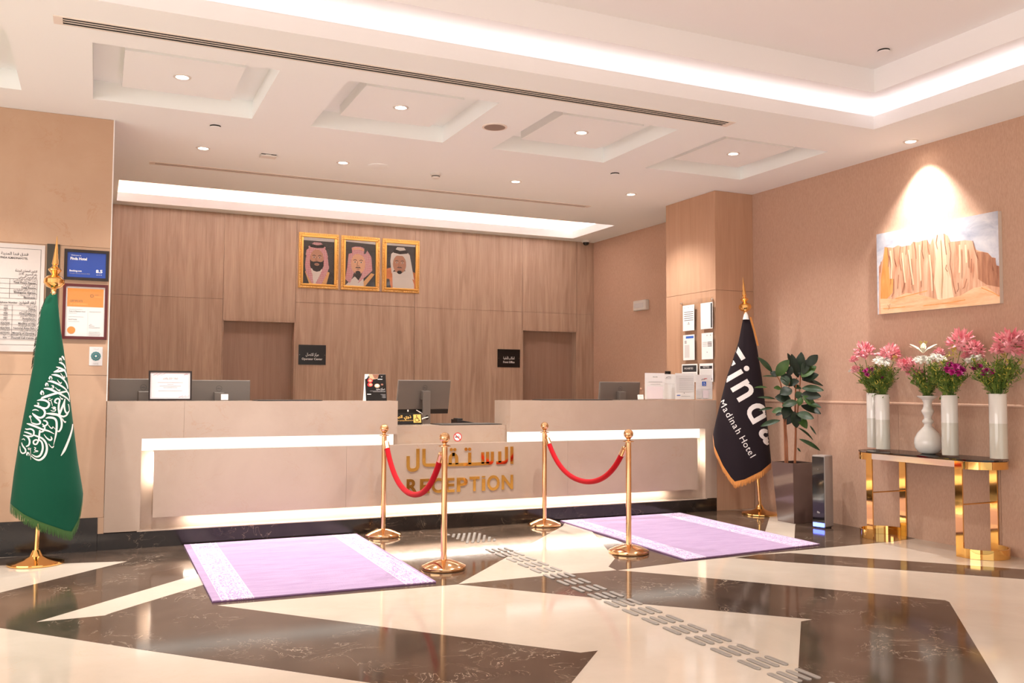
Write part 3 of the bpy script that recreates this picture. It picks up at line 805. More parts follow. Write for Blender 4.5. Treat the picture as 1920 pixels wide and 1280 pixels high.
# no-smoking sticker
c = on_y(858, 819, BKY - 0.006)
ns = thing('no_smoking_sticker', c, 'round red and white no-smoking sticker on the low counter front', 'sticker')
P = Print(c, X_, Z_)
P.disc(0, 0, 0.040, 'paper', 28); P.rect(-0.026, -0.005, 0.012, 0.005, 'ink'); P.rect(0.014, -0.005, 0.02, 0.005, 'ink'); P.line([(0.014, 0.008), (0.012, 0.016), (0.02, 0.022)], 0.003, 'ink'); P.line([(-0.026, 0.026), (0.026, -0.026)], 0.008, 'ink_red'); P.ring(0, 0, 0.042, 0.008, 'ink_red', 32)
P.build('sticker_print', ns)

# ================================================================== ON AND BEHIND THE COUNTER
def monitor(label, x, y, zb, yaw, tilt, w_=0.545, h=0.325, stand=None, col='monitor_grey', band_=True, group=None):
    t = thing('computer_monitor', (x, y, zb), label, 'monitor', yaw, group)
    q = Matrix.Translation((0, 0, 0.0)) @ Matrix.Rotation(tilt, 4, 'X')
    MB().box(-w_ / 2, w_ / 2, 0.0, 0.012, -h / 2, h / 2, 'monitor_edge').move(q).build('bezel', t, local=True)
    MB().box(-w_ / 2 + 0.01, w_ / 2 - 0.01, 0.012, 0.0135, -h / 2 + 0.015, h / 2 - 0.01, 'black_gloss').move(q).build('screen', t, local=True)
    bc = MB().prism([(-w_ / 2 + 0.002, 0, -h / 2 + 0.05), (w_ / 2 - 0.002, 0, -h / 2 + 0.05), (w_ / 2 - 0.002, 0, h / 2 - 0.002), (-w_ / 2 + 0.002, 0, h / 2 - 0.002)], (0, -0.014, 0), col).move(q).build('back_cover', t, local=True, bevel=0.004)
    MB().box(-w_ / 2 + 0.004, w_ / 2 - 0.004, -0.011, 0.0, -h / 2 + 0.003, -h / 2 + 0.0495, 'black_plastic').move(q).build('lower_cover', t, local=True)
    lg = MB(); pr = Print((0, -0.0141, h / 2 - 0.075), X_, Z_)
    pr.ring(0, 0, 0.026, 0.003, 'dark_grey', 28); pr.text('DELL', 0, -0.006, 0.017, 'dark_grey', bold=0.02)
    pr.mb.move(q); pr.mb.build('logo', bc, local=True)
    MB().box(-0.045, 0.045, -0.052, -0.0142, h / 2 - 0.19, h / 2 - 0.105, col).move(q).build('mount', t, local=True)
    zt = h / 2 - 0.11; st = stand if stand else 0.42
    sc_ = MB().box(-0.042, 0.042, -0.075, -0.048, -st + 0.012, zt, col).build('stand_column', t, local=True, bevel=0.004)
    MB().lathe([(0.0005, 0), (0.022, 0.0005)], (0, -0.0755, -st + 0.10), 'black_gloss', 20, axis=(0, -1, 0), cap=False).build('cable_hole', sc_, local=True)
    MB().box(-0.12, 0.12, -0.11, 0.08, -st, -st + 0.012, col).build('stand_foot', t, local=True, bevel=0.004)
    return t
WT = 0.902
monitor('grey back of a monitor between marble pillar and framed certificate', 0.372, 8.50, 1.205, 0.0, 0.0, stand=1.205 - WT)
monitor('grey back of a monitor behind card holder, beside framed certificate', 1.005, 8.52, 1.198, math.radians(-2), 0.0, stand=1.198 - WT)
mt = monitor('turned monitor with stand and cables above the low middle counter', 3.02, 8.72, 1.205, math.radians(10), math.radians(9), w_=0.60, h=0.345, stand=1.205 - WT)
monitor('grey back of a monitor behind the white notices by the column', 5.27, 8.62, 1.212, math.radians(5), math.radians(6), stand=1.212 - WT)
MB().tube(smooth_path([(0.01, -0.08, -0.20), (-0.05, -0.10, -0.21), (-0.10, -0.12, -0.225), (-0.15, -0.10, -0.26), (-0.16, -0.05, -0.30)], 5), 0.006, 'white_plastic', 8).build('cable', mt, local=True)
MB().tube(smooth_path([(-0.09, -0.018, -0.13), (-0.06, -0.05, -0.155), (-0.04, -0.05, -0.17)], 4), 0.005, 'white_plastic', 8).build('cable', mt, local=True)
MB().box(-0.19, -0.178, -0.016, -0.0115, -0.145, -0.125, 'paper').build('tag_label', mt, local=True)

def leaning_frame(name, label, cat, x0, x1, y, h, lean, fm, face, draw, t_=0.014, thick=0.016, rz=0.0):
    """a framed print leaning back on the counter"""
    t = thing(name, ((x0 + x1) / 2, y, HI + 0.004), label, cat, rz)
    w2 = (x1 - x0) / 2
    q = Matrix.Rotation(lean, 4, 'X')
    f = MB()
    for a in ((-w2, w2, 0, thick, 0, t_), (-w2, w2, 0, thick, h - t_, h), (-w2, -w2 + t_, 0, thick, t_, h - t_), (w2 - t_, w2, 0, thick, t_, h - t_)): f.box(*a, fm)
    f.move(q).build('frame', t, local=True)
    bk = MB().box(-w2 + 0.004, w2 - 0.004, 0.008, thick - 0.001, 0.004, h - 0.004, face).move(q).build('backing', t, local=True)
    pr = Print((0, 0.008, 0), X_, Z_); draw(pr, w2 - t_, h, t_); pr.mb.move(q); pr.mb.build('print', bk, local=True)
    MB().box(-0.03, 0.03, thick, thick + 0.004, 0.016, h * 0.7, fm).move(Matrix.Rotation(lean - 0.35, 4, 'X')).build('strut', t, local=True)
    return t
def cert(pr, w2, h, t_):
    pr.rect(-w2, t_, w2, h - t_, 'paper_pink'); pr.frame(-w2 + 0.008, t_ + 0.008, w2 - 0.008, h - t_ - 0.008, 0.0015, 'ink_soft')
    for k in (0, 1, 2):
        pr.line([(-w2 + 0.02 + 0.03 * k, h - 0.038), (-w2 + 0.055 + 0.03 * k, h - 0.024)], 0.004 - 0.001 * k, 'ink_mauve'); pr.line([(w2 - 0.09 + 0.025 * k, t_ + 0.012), (w2 - 0.055 + 0.025 * k, t_ + 0.026)], 0.004 - 0.001 * k, 'ink_mauve')
    pr.text('شهادة شكر وتقدير', 0.0, h - 0.070, 0.024, 'ink_soft', w=0.12)
    for z, w_ in ((0.60, 0.20), (0.54, 0.05), (0.48, 0.17), (0.43, 0.11), (0.32, 0.19)): pr.rect(-w_ / 2, h * z, w_ / 2, h * z + 0.0022, 'ink_soft')
    pr.line([(w2 - 0.05, h - 0.034), (w2 - 0.03, h - 0.026), (w2 - 0.018, h - 0.030)], 0.004, 'ink_mauve')
leaning_frame('framed_certificate', 'white certificate in a black frame standing on the counter near the pillar', 'certificate', 0.398, 0.742, 8.16, 0.252, math.radians(-7), 'frame_black', 'frame_black', cert)

def card_holder(x, y, label):
    t = thing('card_holder', (x, y, HI), label, 'card holder', math.radians(-6))
    MB().box(-0.032, 0.032, -0.02, 0.02, 0, 0.006, 'acrylic').box(-0.032, 0.032, -0.022, -0.019, 0.0, 0.024, 'acrylic').build('tray', t, local=True)
    MB().box(-0.029, 0.029, -0.016, 0.006, 0.006, 0.056, 'paper').move(Matrix.Rotation(math.radians(-8), 4, 'X')).build('cards', t, local=True)
    pr = Print((0, -0.0165, 0.036), X_, Z_); pr.text('Finda', 0, -0.004, 0.012, 'ink_soft'); pr.mb.move(Matrix.Rotation(math.radians(-8), 4, 'X')); pr.mb.build('print', t, local=True)
p = on_y(421, 749, 8.10); card_holder(p.x, 8.10, 'small stack of white cards in front of the monitor by the certificate')
p = on_y(1201, 749, 8.08); card_holder(p.x, 8.08, 'small stack of white cards beside the row of white notices')

# thin black desk pads lying on the counter tops
def pad(x0, x1, y0, y1, z, label, skew=0.0):
    t = thing('desk_pad', ((x0 + x1) / 2, (y0 + y1) / 2, z + 0.001), label, 'desk pad', skew)
    w2, d2 = (x1 - x0) / 2, (y1 - y0) / 2
    MB().box(-w2, w2, -d2, d2, 0.0, 0.005, 'black_plastic').build('sheet', t, local=True)
    MB().box(-w2 + 0.012, w2 - 0.012, -d2 + 0.012, d2 - 0.012, 0.005, 0.0065, 'dark_grey').build('leather_top', t, local=True)
pad(1.26, 1.82, 7.97, 8.27, HI, 'black desk pad on the counter between card holder and tent card')
pad(2.98, 3.60, 8.06, 8.40, LOW, 'black desk pad on the low middle counter beside the monitor')
pad(4.03, 4.80, 7.98, 8.28, HI, 'black desk pad on the counter beside the white notices')

# tent card with food pictures
t = thing('tent_card', (2.335, 8.05, HI), 'black tent card with food pictures on the counter end', 'menu card', math.radians(3))
wT, hT = 0.20, 0.245
q = Matrix.Rotation(math.radians(-10), 4, 'X')
fl_ = MB().box(-wT / 2, wT / 2, 0, 0.003, 0, hT, 'sign_black').move(q).build('front_leaf', t, local=True)
q2 = Matrix.Translation((0, 0.088, 0)) @ Matrix.Rotation(math.radians(10), 4, 'X')
MB().box(-wT / 2, wT / 2, 0, 0.003, 0, hT, 'paper').move(q2).build('back_leaf', t, local=True)
MB().prism([(-wT / 2 - 0.0005, 0.0, 0.0), (-wT / 2 - 0.0005, 0.088, 0.0), (-wT / 2 - 0.0005, 0.046, hT - 0.005)], (0.002, 0, 0), 'paper').build('side_leaf', t, local=True)
pr = Print((0, 0, 0), X_, Z_)
pr.shape([(-0.1, 0.245), (0.03, 0.245), (0.02, 0.205), (-0.03, 0.195), (-0.1, 0.215)], 'skin_b'); pr.shape([(-0.03, 0.245), (0.035, 0.245), (0.025, 0.212), (-0.01, 0.205)], 'skin_shade'); pr.disc(-0.075, 0.218, 0.02, 'dark_grey', 14, 0.012); pr.shape([(-0.1, 0.245), (-0.06, 0.245), (-0.085, 0.205), (-0.1, 0.2)], 'paper')
for x, z, r, m in ((-0.052, 0.186, 0.026, 'ink_red'), (-0.052, 0.186, 0.016, 'skin_b'), (-0.055, 0.148, 0.026, 'ink_red'), (-0.05, 0.148, 0.016, 'skin_b'), (0.012, 0.138, 0.026, 'skin_b'), (0.012, 0.140, 0.018, 'robe_white'), (0.06, 0.15, 0.012, 'skin_shade')): pr.disc(x, z, r, m, 16, r * 0.75)
pr.rect(0.02, 0.196, 0.065, 0.202, 'ink_white'); pr.shape([(0.05, 0.232), (0.06, 0.222), (0.07, 0.232), (0.06, 0.216)], 'ink_white')
pr.text('صباح سعيد', 0.085, 0.100, 0.026, 'ink_white', 'R', w=0.085)
for z, w_ in ((0.088, 0.15), (0.080, 0.12)): pr.rect(0.09 - w_, z, 0.09, z + 0.003, 'ink_soft')
for z, w_ in ((0.056, 0.05), (0.048, 0.04), (0.040, 0.03), (0.032, 0.04), (0.024, 0.03)): pr.rect(0.09 - w_, z, 0.09, z + 0.003, 'ink_soft')
pr.rect(-0.088, 0.056, -0.05, 0.062, 'ink_white')
pr.mb.move(q); pr.mb.build('print', fl_, local=True)

# accessibility sign on the low counter
t = thing('accessibility_sign', (2.70, 8.31, LOW + 0.003), 'black desk sign with yellow wheelchair symbol on the low counter', 'sign', math.radians(0))
q = Matrix.Rotation(math.radians(-12), 4, 'X')
wS, hS = 0.335, 0.112
pt_ = MB().box(-wS / 2, wS / 2, 0, 0.006, 0, hS, 'sign_black').move(q).build('plate', t, local=True)
MB().box(-wS / 2, wS / 2, 0.006, 0.06, 0, 0.006, 'sign_black').build('foot', t, local=True)
pr = Print((0, 0, 0), X_, Z_)
pr.text('ذوي الهمم', 0.060, 0.062, 0.040, 'ink_gold', 'R', w=0.18, bold=0.02)
pr.text('PEOPLE OF DETERMINATION', 0.078, 0.032, 0.016, 'ink_gold', 'R', w=0.225)
pr.rect(0.082, 0.016, 0.158, 0.096, 'ink_gold')
def wheelchair(pr, cx, cy, s, m):
    pr.disc(cx - 0.05 * s, cy + 0.40 * s, 0.075 * s, m, 14)
    pr.line([(cx - 0.06 * s, cy + 0.30 * s), (cx - 0.03 * s, cy + 0.02 * s), (cx + 0.20 * s, cy + 0.02 * s), (cx + 0.33 * s, cy - 0.30 * s), (cx + 0.42 * s, cy - 0.27 * s)], 0.075 * s, m)
    pr.line([(cx - 0.05 * s, cy + 0.16 * s), (cx + 0.18 * s, cy + 0.16 * s)], 0.06 * s, m)
    arc = [(cx - 0.02 * s + 0.27 * s * math.cos(math.radians(a)), cy - 0.14 * s + 0.27 * s * math.sin(math.radians(a))) for a in range(115, 361, 15)]
    pr.line(arc, 0.06 * s, m)
wheelchair(pr, 0.118, 0.054, 0.072, 'sign_black')
pr.mb.move(q); pr.mb.build('print', pt_, local=True)

# low dark wedge of unidentified use on the desk behind the low counter
p = on_y(866, 794, 8.75)
t = thing('desk_unit', (p.x + 0.06, 8.75, WT), 'low black wedge shaped device on the desk beside the turned monitor', 'desk_item')
MB().prism([(-0.15, -0.09, 0), (-0.15, -0.09, 0.075), (0.16, -0.09, 0.02), (0.16, -0.09, 0)], (0, 0.17, 0), 'black_plastic').build('body', t, local=True, bevel=0.004)
MB().box(-0.13, -0.08, -0.08, 0.07, 0.066, 0.085, 'black_plastic').build('raised_bar', t, local=True, bevel=0.006)

# four white notices standing in acrylic holders at the column end
def notice(name, px0, px1, ytop, label, draw, y, z0px=None):
    a, b = on_y(px0, ytop, y), on_y(px1, ytop, y)
    t = thing(name, ((a.x + b.x) / 2, y, HI), label, 'notice', 0.0)
    w2, h = (b.x - a.x) / 2, a.z - HI
    MB().box(-w2, w2, 0, 0.002, 0.006, h, 'acrylic').box(-w2, w2, 0, 0.06, 0, 0.004, 'acrylic').build('holder', t, local=True)
    sh = MB().box(-w2 + 0.002, w2 - 0.002, 0.0022, 0.003, 0.008, h - 0.002, 'paper').build('sheet', t, local=True)
    pr = Print((0, -0.0002, 0), X_, Z_); draw(pr, w2, h); pr.mb.build('print', sh, local=True)
def n1(pr, w2, h):
    pr.rect(-w2 * 0.2, h * 0.84, -w2 * 0.02, h * 0.86, 'ink_soft'); pr.rect(w2 * 0.04, h * 0.84, w2 * 0.26, h * 0.86, 'ink_soft'); pr.rect(-w2 * 0.62, h * 0.66, w2 * 0.72, h * 0.672, 'ink_soft'); pr.rect(-w2 * 0.45, h * 0.58, w2 * 0.55, h * 0.59, 'ink_soft')
    pr.rect(-w2 * 0.8, h * 0.05, w2 * 0.8, h * 0.5, 'paper_pink')
def n2(pr, w2, h):
    pr.line([(-w2 * 0.7, h * 0.86), (-w2 * 0.4, h * 0.89), (-w2 * 0.1, h * 0.88)], 0.006, 'ink_soft'); pr.rect(-w2 * 0.8, h * 0.82, -w2 * 0.1, h * 0.83, 'ink_soft'); pr.rect(-w2 * 0.85, h * 0.62, w2 * 0.4, h * 0.63, 'paper_grey')
def n3(pr, w2, h):
    pr.rect(-w2 * 0.9, h * 0.3, w2 * 0.9, h * 0.9, 'paper_grey')
    for k in range(7): pr.rect(-w2 * 0.6, h * (0.40 + 0.065 * k), w2 * 0.85, h * (0.408 + 0.065 * k), 'ink_soft')
    pr.disc(-w2 * 0.1, h * 0.26, 0.006, 'ink_soft', 10); pr.rect(-w2 * 0.85, h * 0.16, -w2 * 0.5, h * 0.19, 'ink_blue'); pr.rect(-w2 * 0.4, h * 0.14, w2 * 0.5, h * 0.15, 'ink_soft')
def n4(pr, w2, h):
    pr.line([(-w2 * 0.35, h * 0.80), (-w2 * 0.1, h * 0.83), (w2 * 0.1, h * 0.82)], 0.006, 'ink_soft'); pr.line([(-w2 * 0.05, h * 0.82), (w2 * 0.1, h * 0.85), (w2 * 0.32, h * 0.845)], 0.006, 'ink_red')
    pr.rect(-w2 * 0.26, h * 0.56, w2 * 0.22, h * 0.73, 'ink_blue'); wheelchair(pr, -0.002, h * 0.645, 0.04, 'paper'); pr.rect(-w2 * 0.9, h * 0.43, w2 * 0.7, h * 0.437, 'ink_soft'); pr.rect(-w2 * 0.95, h * 0.08, -w2 * 0.3, h * 0.38, 'paper_grey'); pr.rect(-w2 * 0.2, h * 0.08, w2 * 0.5, h * 0.38, 'paper_pink')
notice('counter_notice', 1209, 1246.5, 698.5, 'white standing notice with two grey lines beside the small cards', n1, 8.05)
notice('counter_notice', 1244, 1275, 700.8, 'narrow white standing notice with a small grey logo', n2, 8.115)
notice('counter_notice', 1266, 1302.5, 699, 'white standing notice printed with a grey table', n3, 8.022)
notice('counter_notice', 1304.5, 1336, 702, 'white standing notice with a blue wheelchair symbol', n4, 7.955)

# ================================================================== ROPE BARRIER
def stanchion(x, y, label):
    t = thing('stanchion', (x, y, 0.002), label, 'barrier post', group='gold rope barrier posts')
    return t
s0 = stanchion(0, 0, 'x')
MB().lathe([(0.158, 0.0), (0.160, 0.006), (0.158, 0.022), (0.150, 0.028), (0.10, 0.048), (0.055, 0.062), (0.030, 0.066)], (0, 0, 0), 'rose_gold', 48).build('base', s0, local=True)
MB().lathe([(0.0215, 0.066), (0.0215, 0.868)], (0, 0, 0), 'rose_gold', 28).build('pole', s0, local=True)
MB().lathe([(0.0215, 0.868), (0.0225, 0.872), (0.044, 0.875), (0.044, 0.880), (0.020, 0.884), (0.014, 0.890), (0.014, 0.896), (0.022, 0.902)], (0, 0, 0), 'rose_gold', 28).build('collar', s0, local=True)
MB().sphere((0, 0, 0.937), 0.0385, 'rose_gold', 28, 18).build('ball', s0, local=True)
POSTS = [((2.313, 7.72), 'gold barrier post close to the counter beside the plain lavender rug edge'), ((2.300, 6.165), 'gold barrier post standing in front of the reception lettering'), ((3.893, 7.72), 'gold barrier post close to the counter at the start of the second rug'), ((3.862, 6.175), 'gold barrier post on the dark marble beside the second rug')]
POSTS[0] = (POSTS[0][0], 'gold barrier post close to the counter, touching the first rug corner')
for i, ((x, y), lab) in enumerate(POSTS):
    t = s0 if i == 0 else copy_tree(s0)
    t.location = (x, y, 0.003); t['label'] = lab
def rope(a, b, sag, label):
    a, b = Vector((*a, 0.872)), Vector((*b, 0.872))
    d = (b - a); d.z = 0; u = d.normalized()
    A_, B_ = a + u * 0.030 + Z_ * -0.005, b - u * 0.030 + Z_ * -0.005
    t = thing('velvet_rope', (a + b) / 2, label, 'rope', group='red velvet barrier ropes')
    n = 40; L = (B_ - A_).length; k = 2.4
    pts = []
    for i in range(n + 1):
        s = i / n; c = (math.cosh(k * (2 * s - 1)) - math.cosh(k)) / (math.cosh(k) - 1)
        pts.append(A_ + (B_ - A_) * s + Z_ * sag * c)
    # arc positions of the metal ends
    def at(dist, rev=False):
        q = pts[::-1] if rev else pts; acc = 0
        for i in range(n):
            l = (q[i + 1] - q[i]).length
            if acc + l >= dist: return i, q[i] + (q[i + 1] - q[i]) * ((dist - acc) / l)
            acc += l
    i0, p0 = at(0.115); i1, p1 = at(0.115, True)
    MB().tube([p0] + pts[i0 + 1:n - i1] + [p1], 0.0225, 'red_velvet', 16).build('rope_body', t)
    for rev in (False, True):
        j, e = at(0.125, rev); j2, s_ = at(0.045, rev); st = at(0.006, rev)[1]
        ec = MB().tube([s_, s_ + (e - s_) * 0.12, s_ + (e - s_) * 0.15, e], [0.012, 0.014, 0.024, 0.0245], 'rose_gold', 16).build('end_cap', t)
        MB().tube(smooth_path([tuple(st), tuple(st + (s_ - st) * 0.4 + Z_ * 0.012), tuple(s_)], 5), 0.005, 'rose_gold', 8).build('hook', ec)
rope(POSTS[0][0], POSTS[1][0], 0.415, 'red velvet rope sagging in front of the reception lettering')
rope(POSTS[2][0], POSTS[3][0], 0.375, 'red velvet rope sagging before the plain counter front by the second rug')

# ================================================================== RUGS
def rug(corners, label, bands, flip=False):
    """corners: far left, far right, near right, near left"""
    a, b, c, d = [Vector((x, y, 0)) for x, y in corners]
    t = thing('entrance_rug', ((a + b + c + d) / 4 + Z_ * 0.0015), label, 'rug')
    def uv(u, v, z): return ((a * (1 - u) + b * u) * (1 - v) + (d * (1 - u) + c * u) * v) + Z_ * z
    R = random.Random(3)
    nu, nv = 14, 30
    base = [uv(0, 0, 0.002), uv(0, 1, 0.002), uv(1, 1, 0.002), uv(1, 0, 0.002)]
    MB().prism(base, (0, 0, 0.005), 'rug_edge').build('backing', t)
    def strip(u0, u1, m, top=0.0135):
        b_ = MB(); q = [uv(u0, 0.0, 0.007), uv(u0, 1.0, 0.007), uv(u1, 1.0, 0.007), uv(u1, 0.0, 0.007)]
        b_.prism(q, (0, 0, top - 0.007), m); return b_
    # plain field, then the two patterned borders
    cuts = []
    for u0, u1 in bands:
        w_ = u1 - u0
        cuts.append((u0, u1, [(0.0, 0.02, 'rug_pale'), (0.02, 0.2, 'rug_floral'), (0.2, 0.23, 'rug_pale'), (0.23, 0.77, 'rug_floral'), (0.77, 0.8, 'rug_pale'), (0.8, 0.97, 'rug_floral'), (0.97, 1.0, 'rug_pale')]))
    e = [0.0]
    for u0, u1, _ in cuts: e += [u0, u1]
    e.append(1.0)
    f = MB()
    for i in range(0, len(e), 2):
        g = strip(e[i], e[i + 1], 'rug_purple'); off = len(f.v); f.v += g.v
        for fc in g.f: f.face([off + k for k in fc], 'rug_purple')
    f.build('pile', t)
    for u0, u1, st in cuts:
        f = MB()
        for s0_, s1_, m in st:
            g = strip(u0 + (u1 - u0) * s0_, u0 + (u1 - u0) * s1_, m, 0.0142 if m == 'rug_pale' else 0.0132); off = len(f.v); f.v += g.v
            for fc in g.f: f.face([off + k for k in fc], m)
        f.build('woven_border', t)
rug([(0.682, 7.885), (2.118, 7.878), (2.088, 5.74), (0.668, 5.755)], 'pale lavender rug with a white woven border on each side, by the flag with calligraphy', [(0.035, 0.172), (0.85, 0.985)])
rug([(4.150, 7.885), (5.560, 7.885), (5.525, 5.850), (4.085, 5.725)], 'pale lavender rug with a white woven border on each side, by the potted plant', [(0.008, 0.14), (0.80, 0.985)])

# ================================================================== TACTILE PAVING
t = thing('tactile_path', (2.92, 5.2, 0), 'path of raised steel bars and studs leading across the floor to the counter', 'tactile paving')
def capsule(w_, l, h, m):
    b = MB(); r = w_ / 2; pts = []
    for k in range(7): a = math.pi * k / 6; pts.append((r * math.cos(a), l / 2 - r + r * math.sin(a)))
    for k in range(7): a = math.pi + math.pi * k / 6; pts.append((r * math.cos(a), -l / 2 + r + r * math.sin(a)))
    b.prism([(x, y, 0) for x, y in pts], (0, 0, h), m); return b
src = None
for k in range(-3, 17):
    y = 3.325 + 0.2155 * k - 0.075; x0 = 2.826 + 0.019 * (y - 3.3)
    for j in range(4):
        if src is None:
            src = capsule(0.030, 0.155, 0.006, 'steel_stud').build('bar', t, local=True, bevel=0.0015); o = src
        else:
            o = share('bar', src, t)
            bv = o.modifiers.new('bevel', 'BEVEL'); bv.width = 0.0015; bv.segments = 2
        o.location = (x0 + 0.0545 * j - 2.92, y - 5.2, 0.0005)
src = None
for a in range(9):
    for b_ in range(6):
        x = 2.865 + 0.05 * b_ + (0.025 if a % 2 else 0); y = 7.12 + 0.055 * a
        if src is None: src = MB().lathe([(0.0135, 0), (0.0115, 0.005), (0.0005, 0.0056)], (0, 0, 0), 'steel_stud', 14).build('stud', t, local=True); o = src
        else: o = share('stud', src, t)
        o.location = (x - 2.92, y - 5.2, 0.001)

# ================================================================== FLAGS
def flag_stand(base, topz, lean_top, label, cloth_m, fringe_m, left, right, hem, depth_k, fin_scale=1.0, base_r=0.19):
    """base: pole foot; left / right: silhouette points in the photo (top to bottom); hem: lower edge, left to right"""
    o = Vector((base[0], base[1], 0.0))
    view = Vector((o.x - EYE.x, o.y - EYE.y, 0)).normalized()
    n = -view; u = Vector((view.y, -view.x, 0))
    t = thing('flag_stand', o + Z_ * 0.0025, label, 'flag')
    g = 'gold'
    MB().lathe([(base_r, 0.0), (base_r + 0.002, 0.008), (base_r, 0.016), (base_r - 0.02, 0.022), (base_r * 0.5, 0.036), (0.045, 0.056), (0.032, 0.085), (0.024, 0.10)], o + Z_ * 0.0025, g, 40).build('base', t)
    top = Vector(lean_top)
    MB().tube([o + Z_ * 0.08, top], 0.0165, g, 16).build('pole', t)
    ax = (top - o).normalized()
    prof = [(0.0165, -0.05), (0.022, -0.045), (0.014, -0.03), (0.020, -0.012), (0.050, 0.0), (0.072, 0.028), (0.070, 0.058), (0.050, 0.080), (0.020, 0.090), (0.024, 0.10), (0.046, 0.125), (0.046, 0.132), (0.022, 0.150), (0.018, 0.165), (0.024, 0.172), (0.016, 0.235), (0.006, 0.335), (0.0015, 0.385)]
    MB().lathe([(r * fin_scale, h * fin_scale) for r, h in prof], top, g, 28, axis=ax).build('finial', t)
    fl = lambda px, py, d: on_plane(px, py, o + n * d, n)
    L = [((on_plane(x, y, o, n) - o).dot(u), on_plane(x, y, o, n).z) for x, y in left]
    R = [((on_plane(x, y, o, n) - o).dot(u), on_plane(x, y, o, n).z) for x, y in right]
    def interp(tab, z):
        if z >= tab[0][1]: return tab[0][0]
        for (a, za), (b, zb) in zip(tab, tab[1:]):
            if za >= z >= zb: return a + (b - a) * (za - z) / max(za - zb, 1e-6)
        (a, za), (b, zb) = tab[-2], tab[-1]
        return b + (b - a) / max(za - zb, 1e-6) * (zb - z) * 0.4
    H = [((on_plane(x, y, o, n) - o).dot(u), on_plane(x, y, o, n).z) for x, y in hem]
    ztop = min(L[0][1], R[0][1])
    def bulge(s, z):
        k = (interp(R, z) - interp(L, z)) / 2
        return k * depth_k * math.sqrt(max(0.0, 1 - s * s)) + 0.012 * k * math.sin(7 * s + 3 * z) * (1 - s * s)
    def hemz(s):
        x = H[0][0] + (s + 1) / 2 * (H[-1][0] - H[0][0])
        for (a, za), (b, zb) in zip(H, H[1:]):
            if a <= x <= b: return za + (zb - za) * (x - a) / max(b - a, 1e-6)
        return H[-1][1]
    def pt(s, v, off=0.0):
        z = ztop + v * (hemz(s) - ztop); l, r = interp(L, z), interp(R, z)
        d = bulge(s, z)
        # keep the outline where it is seen: scale about the eye by the bulge
        p = o + u * (l + (s + 1) / 2 * (r - l)); p.z = z
        k = (EYE - p); kk = (d + off) / max(k.dot(n), 1e-6)
        return p + k * kk
    ns, nv = 36, 46
    front = [[pt(math.sin(math.pi / 2 * (-1 + 2 * j / ns)), i / nv) for j in range(ns + 1)] for i in range(nv + 1)]
    b = MB(); b.grid(front, cloth_m)
    # rear folds close the cloth round the pole
    rear = [[front[i][ns], front[i][ns] * 0.6 + front[i][0] * 0.4 - n * 0.06 * (i / nv), front[i][ns] * 0.3 + front[i][0] * 0.7 - n * 0.03 * (i / nv), front[i][0]] for i in range(nv + 1)]
    b.grid(rear, cloth_m)
    b.build('flag_cloth', t, angle=60)
    # fringe along the hem
    f = MB(); rd = random.Random(5); N = 260
    hp = []
    for j in range(N + 1):
        s = math.sin(math.pi / 2 * (-1 + 2 * j / N) * 0.995); hp.append(pt(s, 1.0, 0.004))
    f.grid([[p + Z_ * 0.012 for p in hp], [p - Z_ * 0.006 for p in hp]], fringe_m)
    for j in range(N):
        p = hp[j] + (hp[j + 1] - hp[j]) * rd.random(); w_ = max((hp[j + 1] - hp[j]).length, 0.0008) * 0.55 + 0.0006; tn = (hp[j + 1] - hp[j]).normalized()
        ln = 0.055 + rd.uniform(-0.008, 0.006); sw = tn * rd.uniform(-0.008, 0.008) + n * rd.uniform(-0.002, 0.006)
        bb = len(f.v); m_ = p - Z_ * ln * 0.5 + n * 0.003
        f.v += [tuple(p - tn * w_), tuple(p + tn * w_), tuple(m_ + tn * w_ + sw * 0.4), tuple(m_ - tn * w_ + sw * 0.4), tuple(p - Z_ * ln + sw + tn * w_ * 0.5), tuple(p - Z_ * ln + sw - tn * w_ * 0.5)]
        f.face((bb, bb + 1, bb + 2, bb + 3), fringe_m); f.face((bb + 3, bb + 2, bb + 4, bb + 5), fringe_m)
    tag(f.build('fringe', t), kind='stuff')
    def onflag(px, py, off=0.0015):
        d = 0.0
        for _ in range(8):
            p = on_plane(px, py, o + n * d, n)
            q = on_plane(px, py, o, n); z = q.z; x = (q - o).dot(u); l, r = interp(L, z), interp(R, z)
            s = (x - l) / max(r - l, 1e-6) * 2 - 1
            if abs(s) > 0.995: return None
            k = (EYE - q); d = bulge(s, z) + off
            return q + k * (d / k.dot(n))
        return p
    return t, onflag

# green flag with white calligraphy
gl_left = [(96, 549), (87.5, 556), (76.6, 582), (67.8, 638.8), (63.4, 671.6), (62, 684.7), (51.6, 739.7), (37.8, 812), (25.8, 887.6), (19, 942.6)]
gl_right = [(107, 549), (108.5, 565), (113.8, 617), (119, 650), (129, 726), (137.5, 794.7), (146, 863.5), (154.7, 915), (156.5, 930)]
gl_hem = [(19, 946), (27, 953), (44.7, 966.7), (68.8, 978.7), (96.3, 989), (120, 997.6), (131, 999.4), (144.4, 977), (151.3, 949.5), (156.5, 925)]
ob = Vector((-0.37, 7.53, 0)); vw = Vector((ob.x, ob.y, 0)).normalized()
topp = on_plane(101, 538, ob, -vw)
gf, gon = flag_stand((-0.37, 7.53), 2.1, topp, 'green flag with white calligraphy and green fringe on a gold stand', 'flag_green', 'fringe_green', gl_left, gl_right, gl_hem, 0.62)
MB().sphere(on_plane(101, 549, ob - vw * 0.05, -vw), 0.014, 'bead_gold', 12, 8).build('knot_ball', gf)
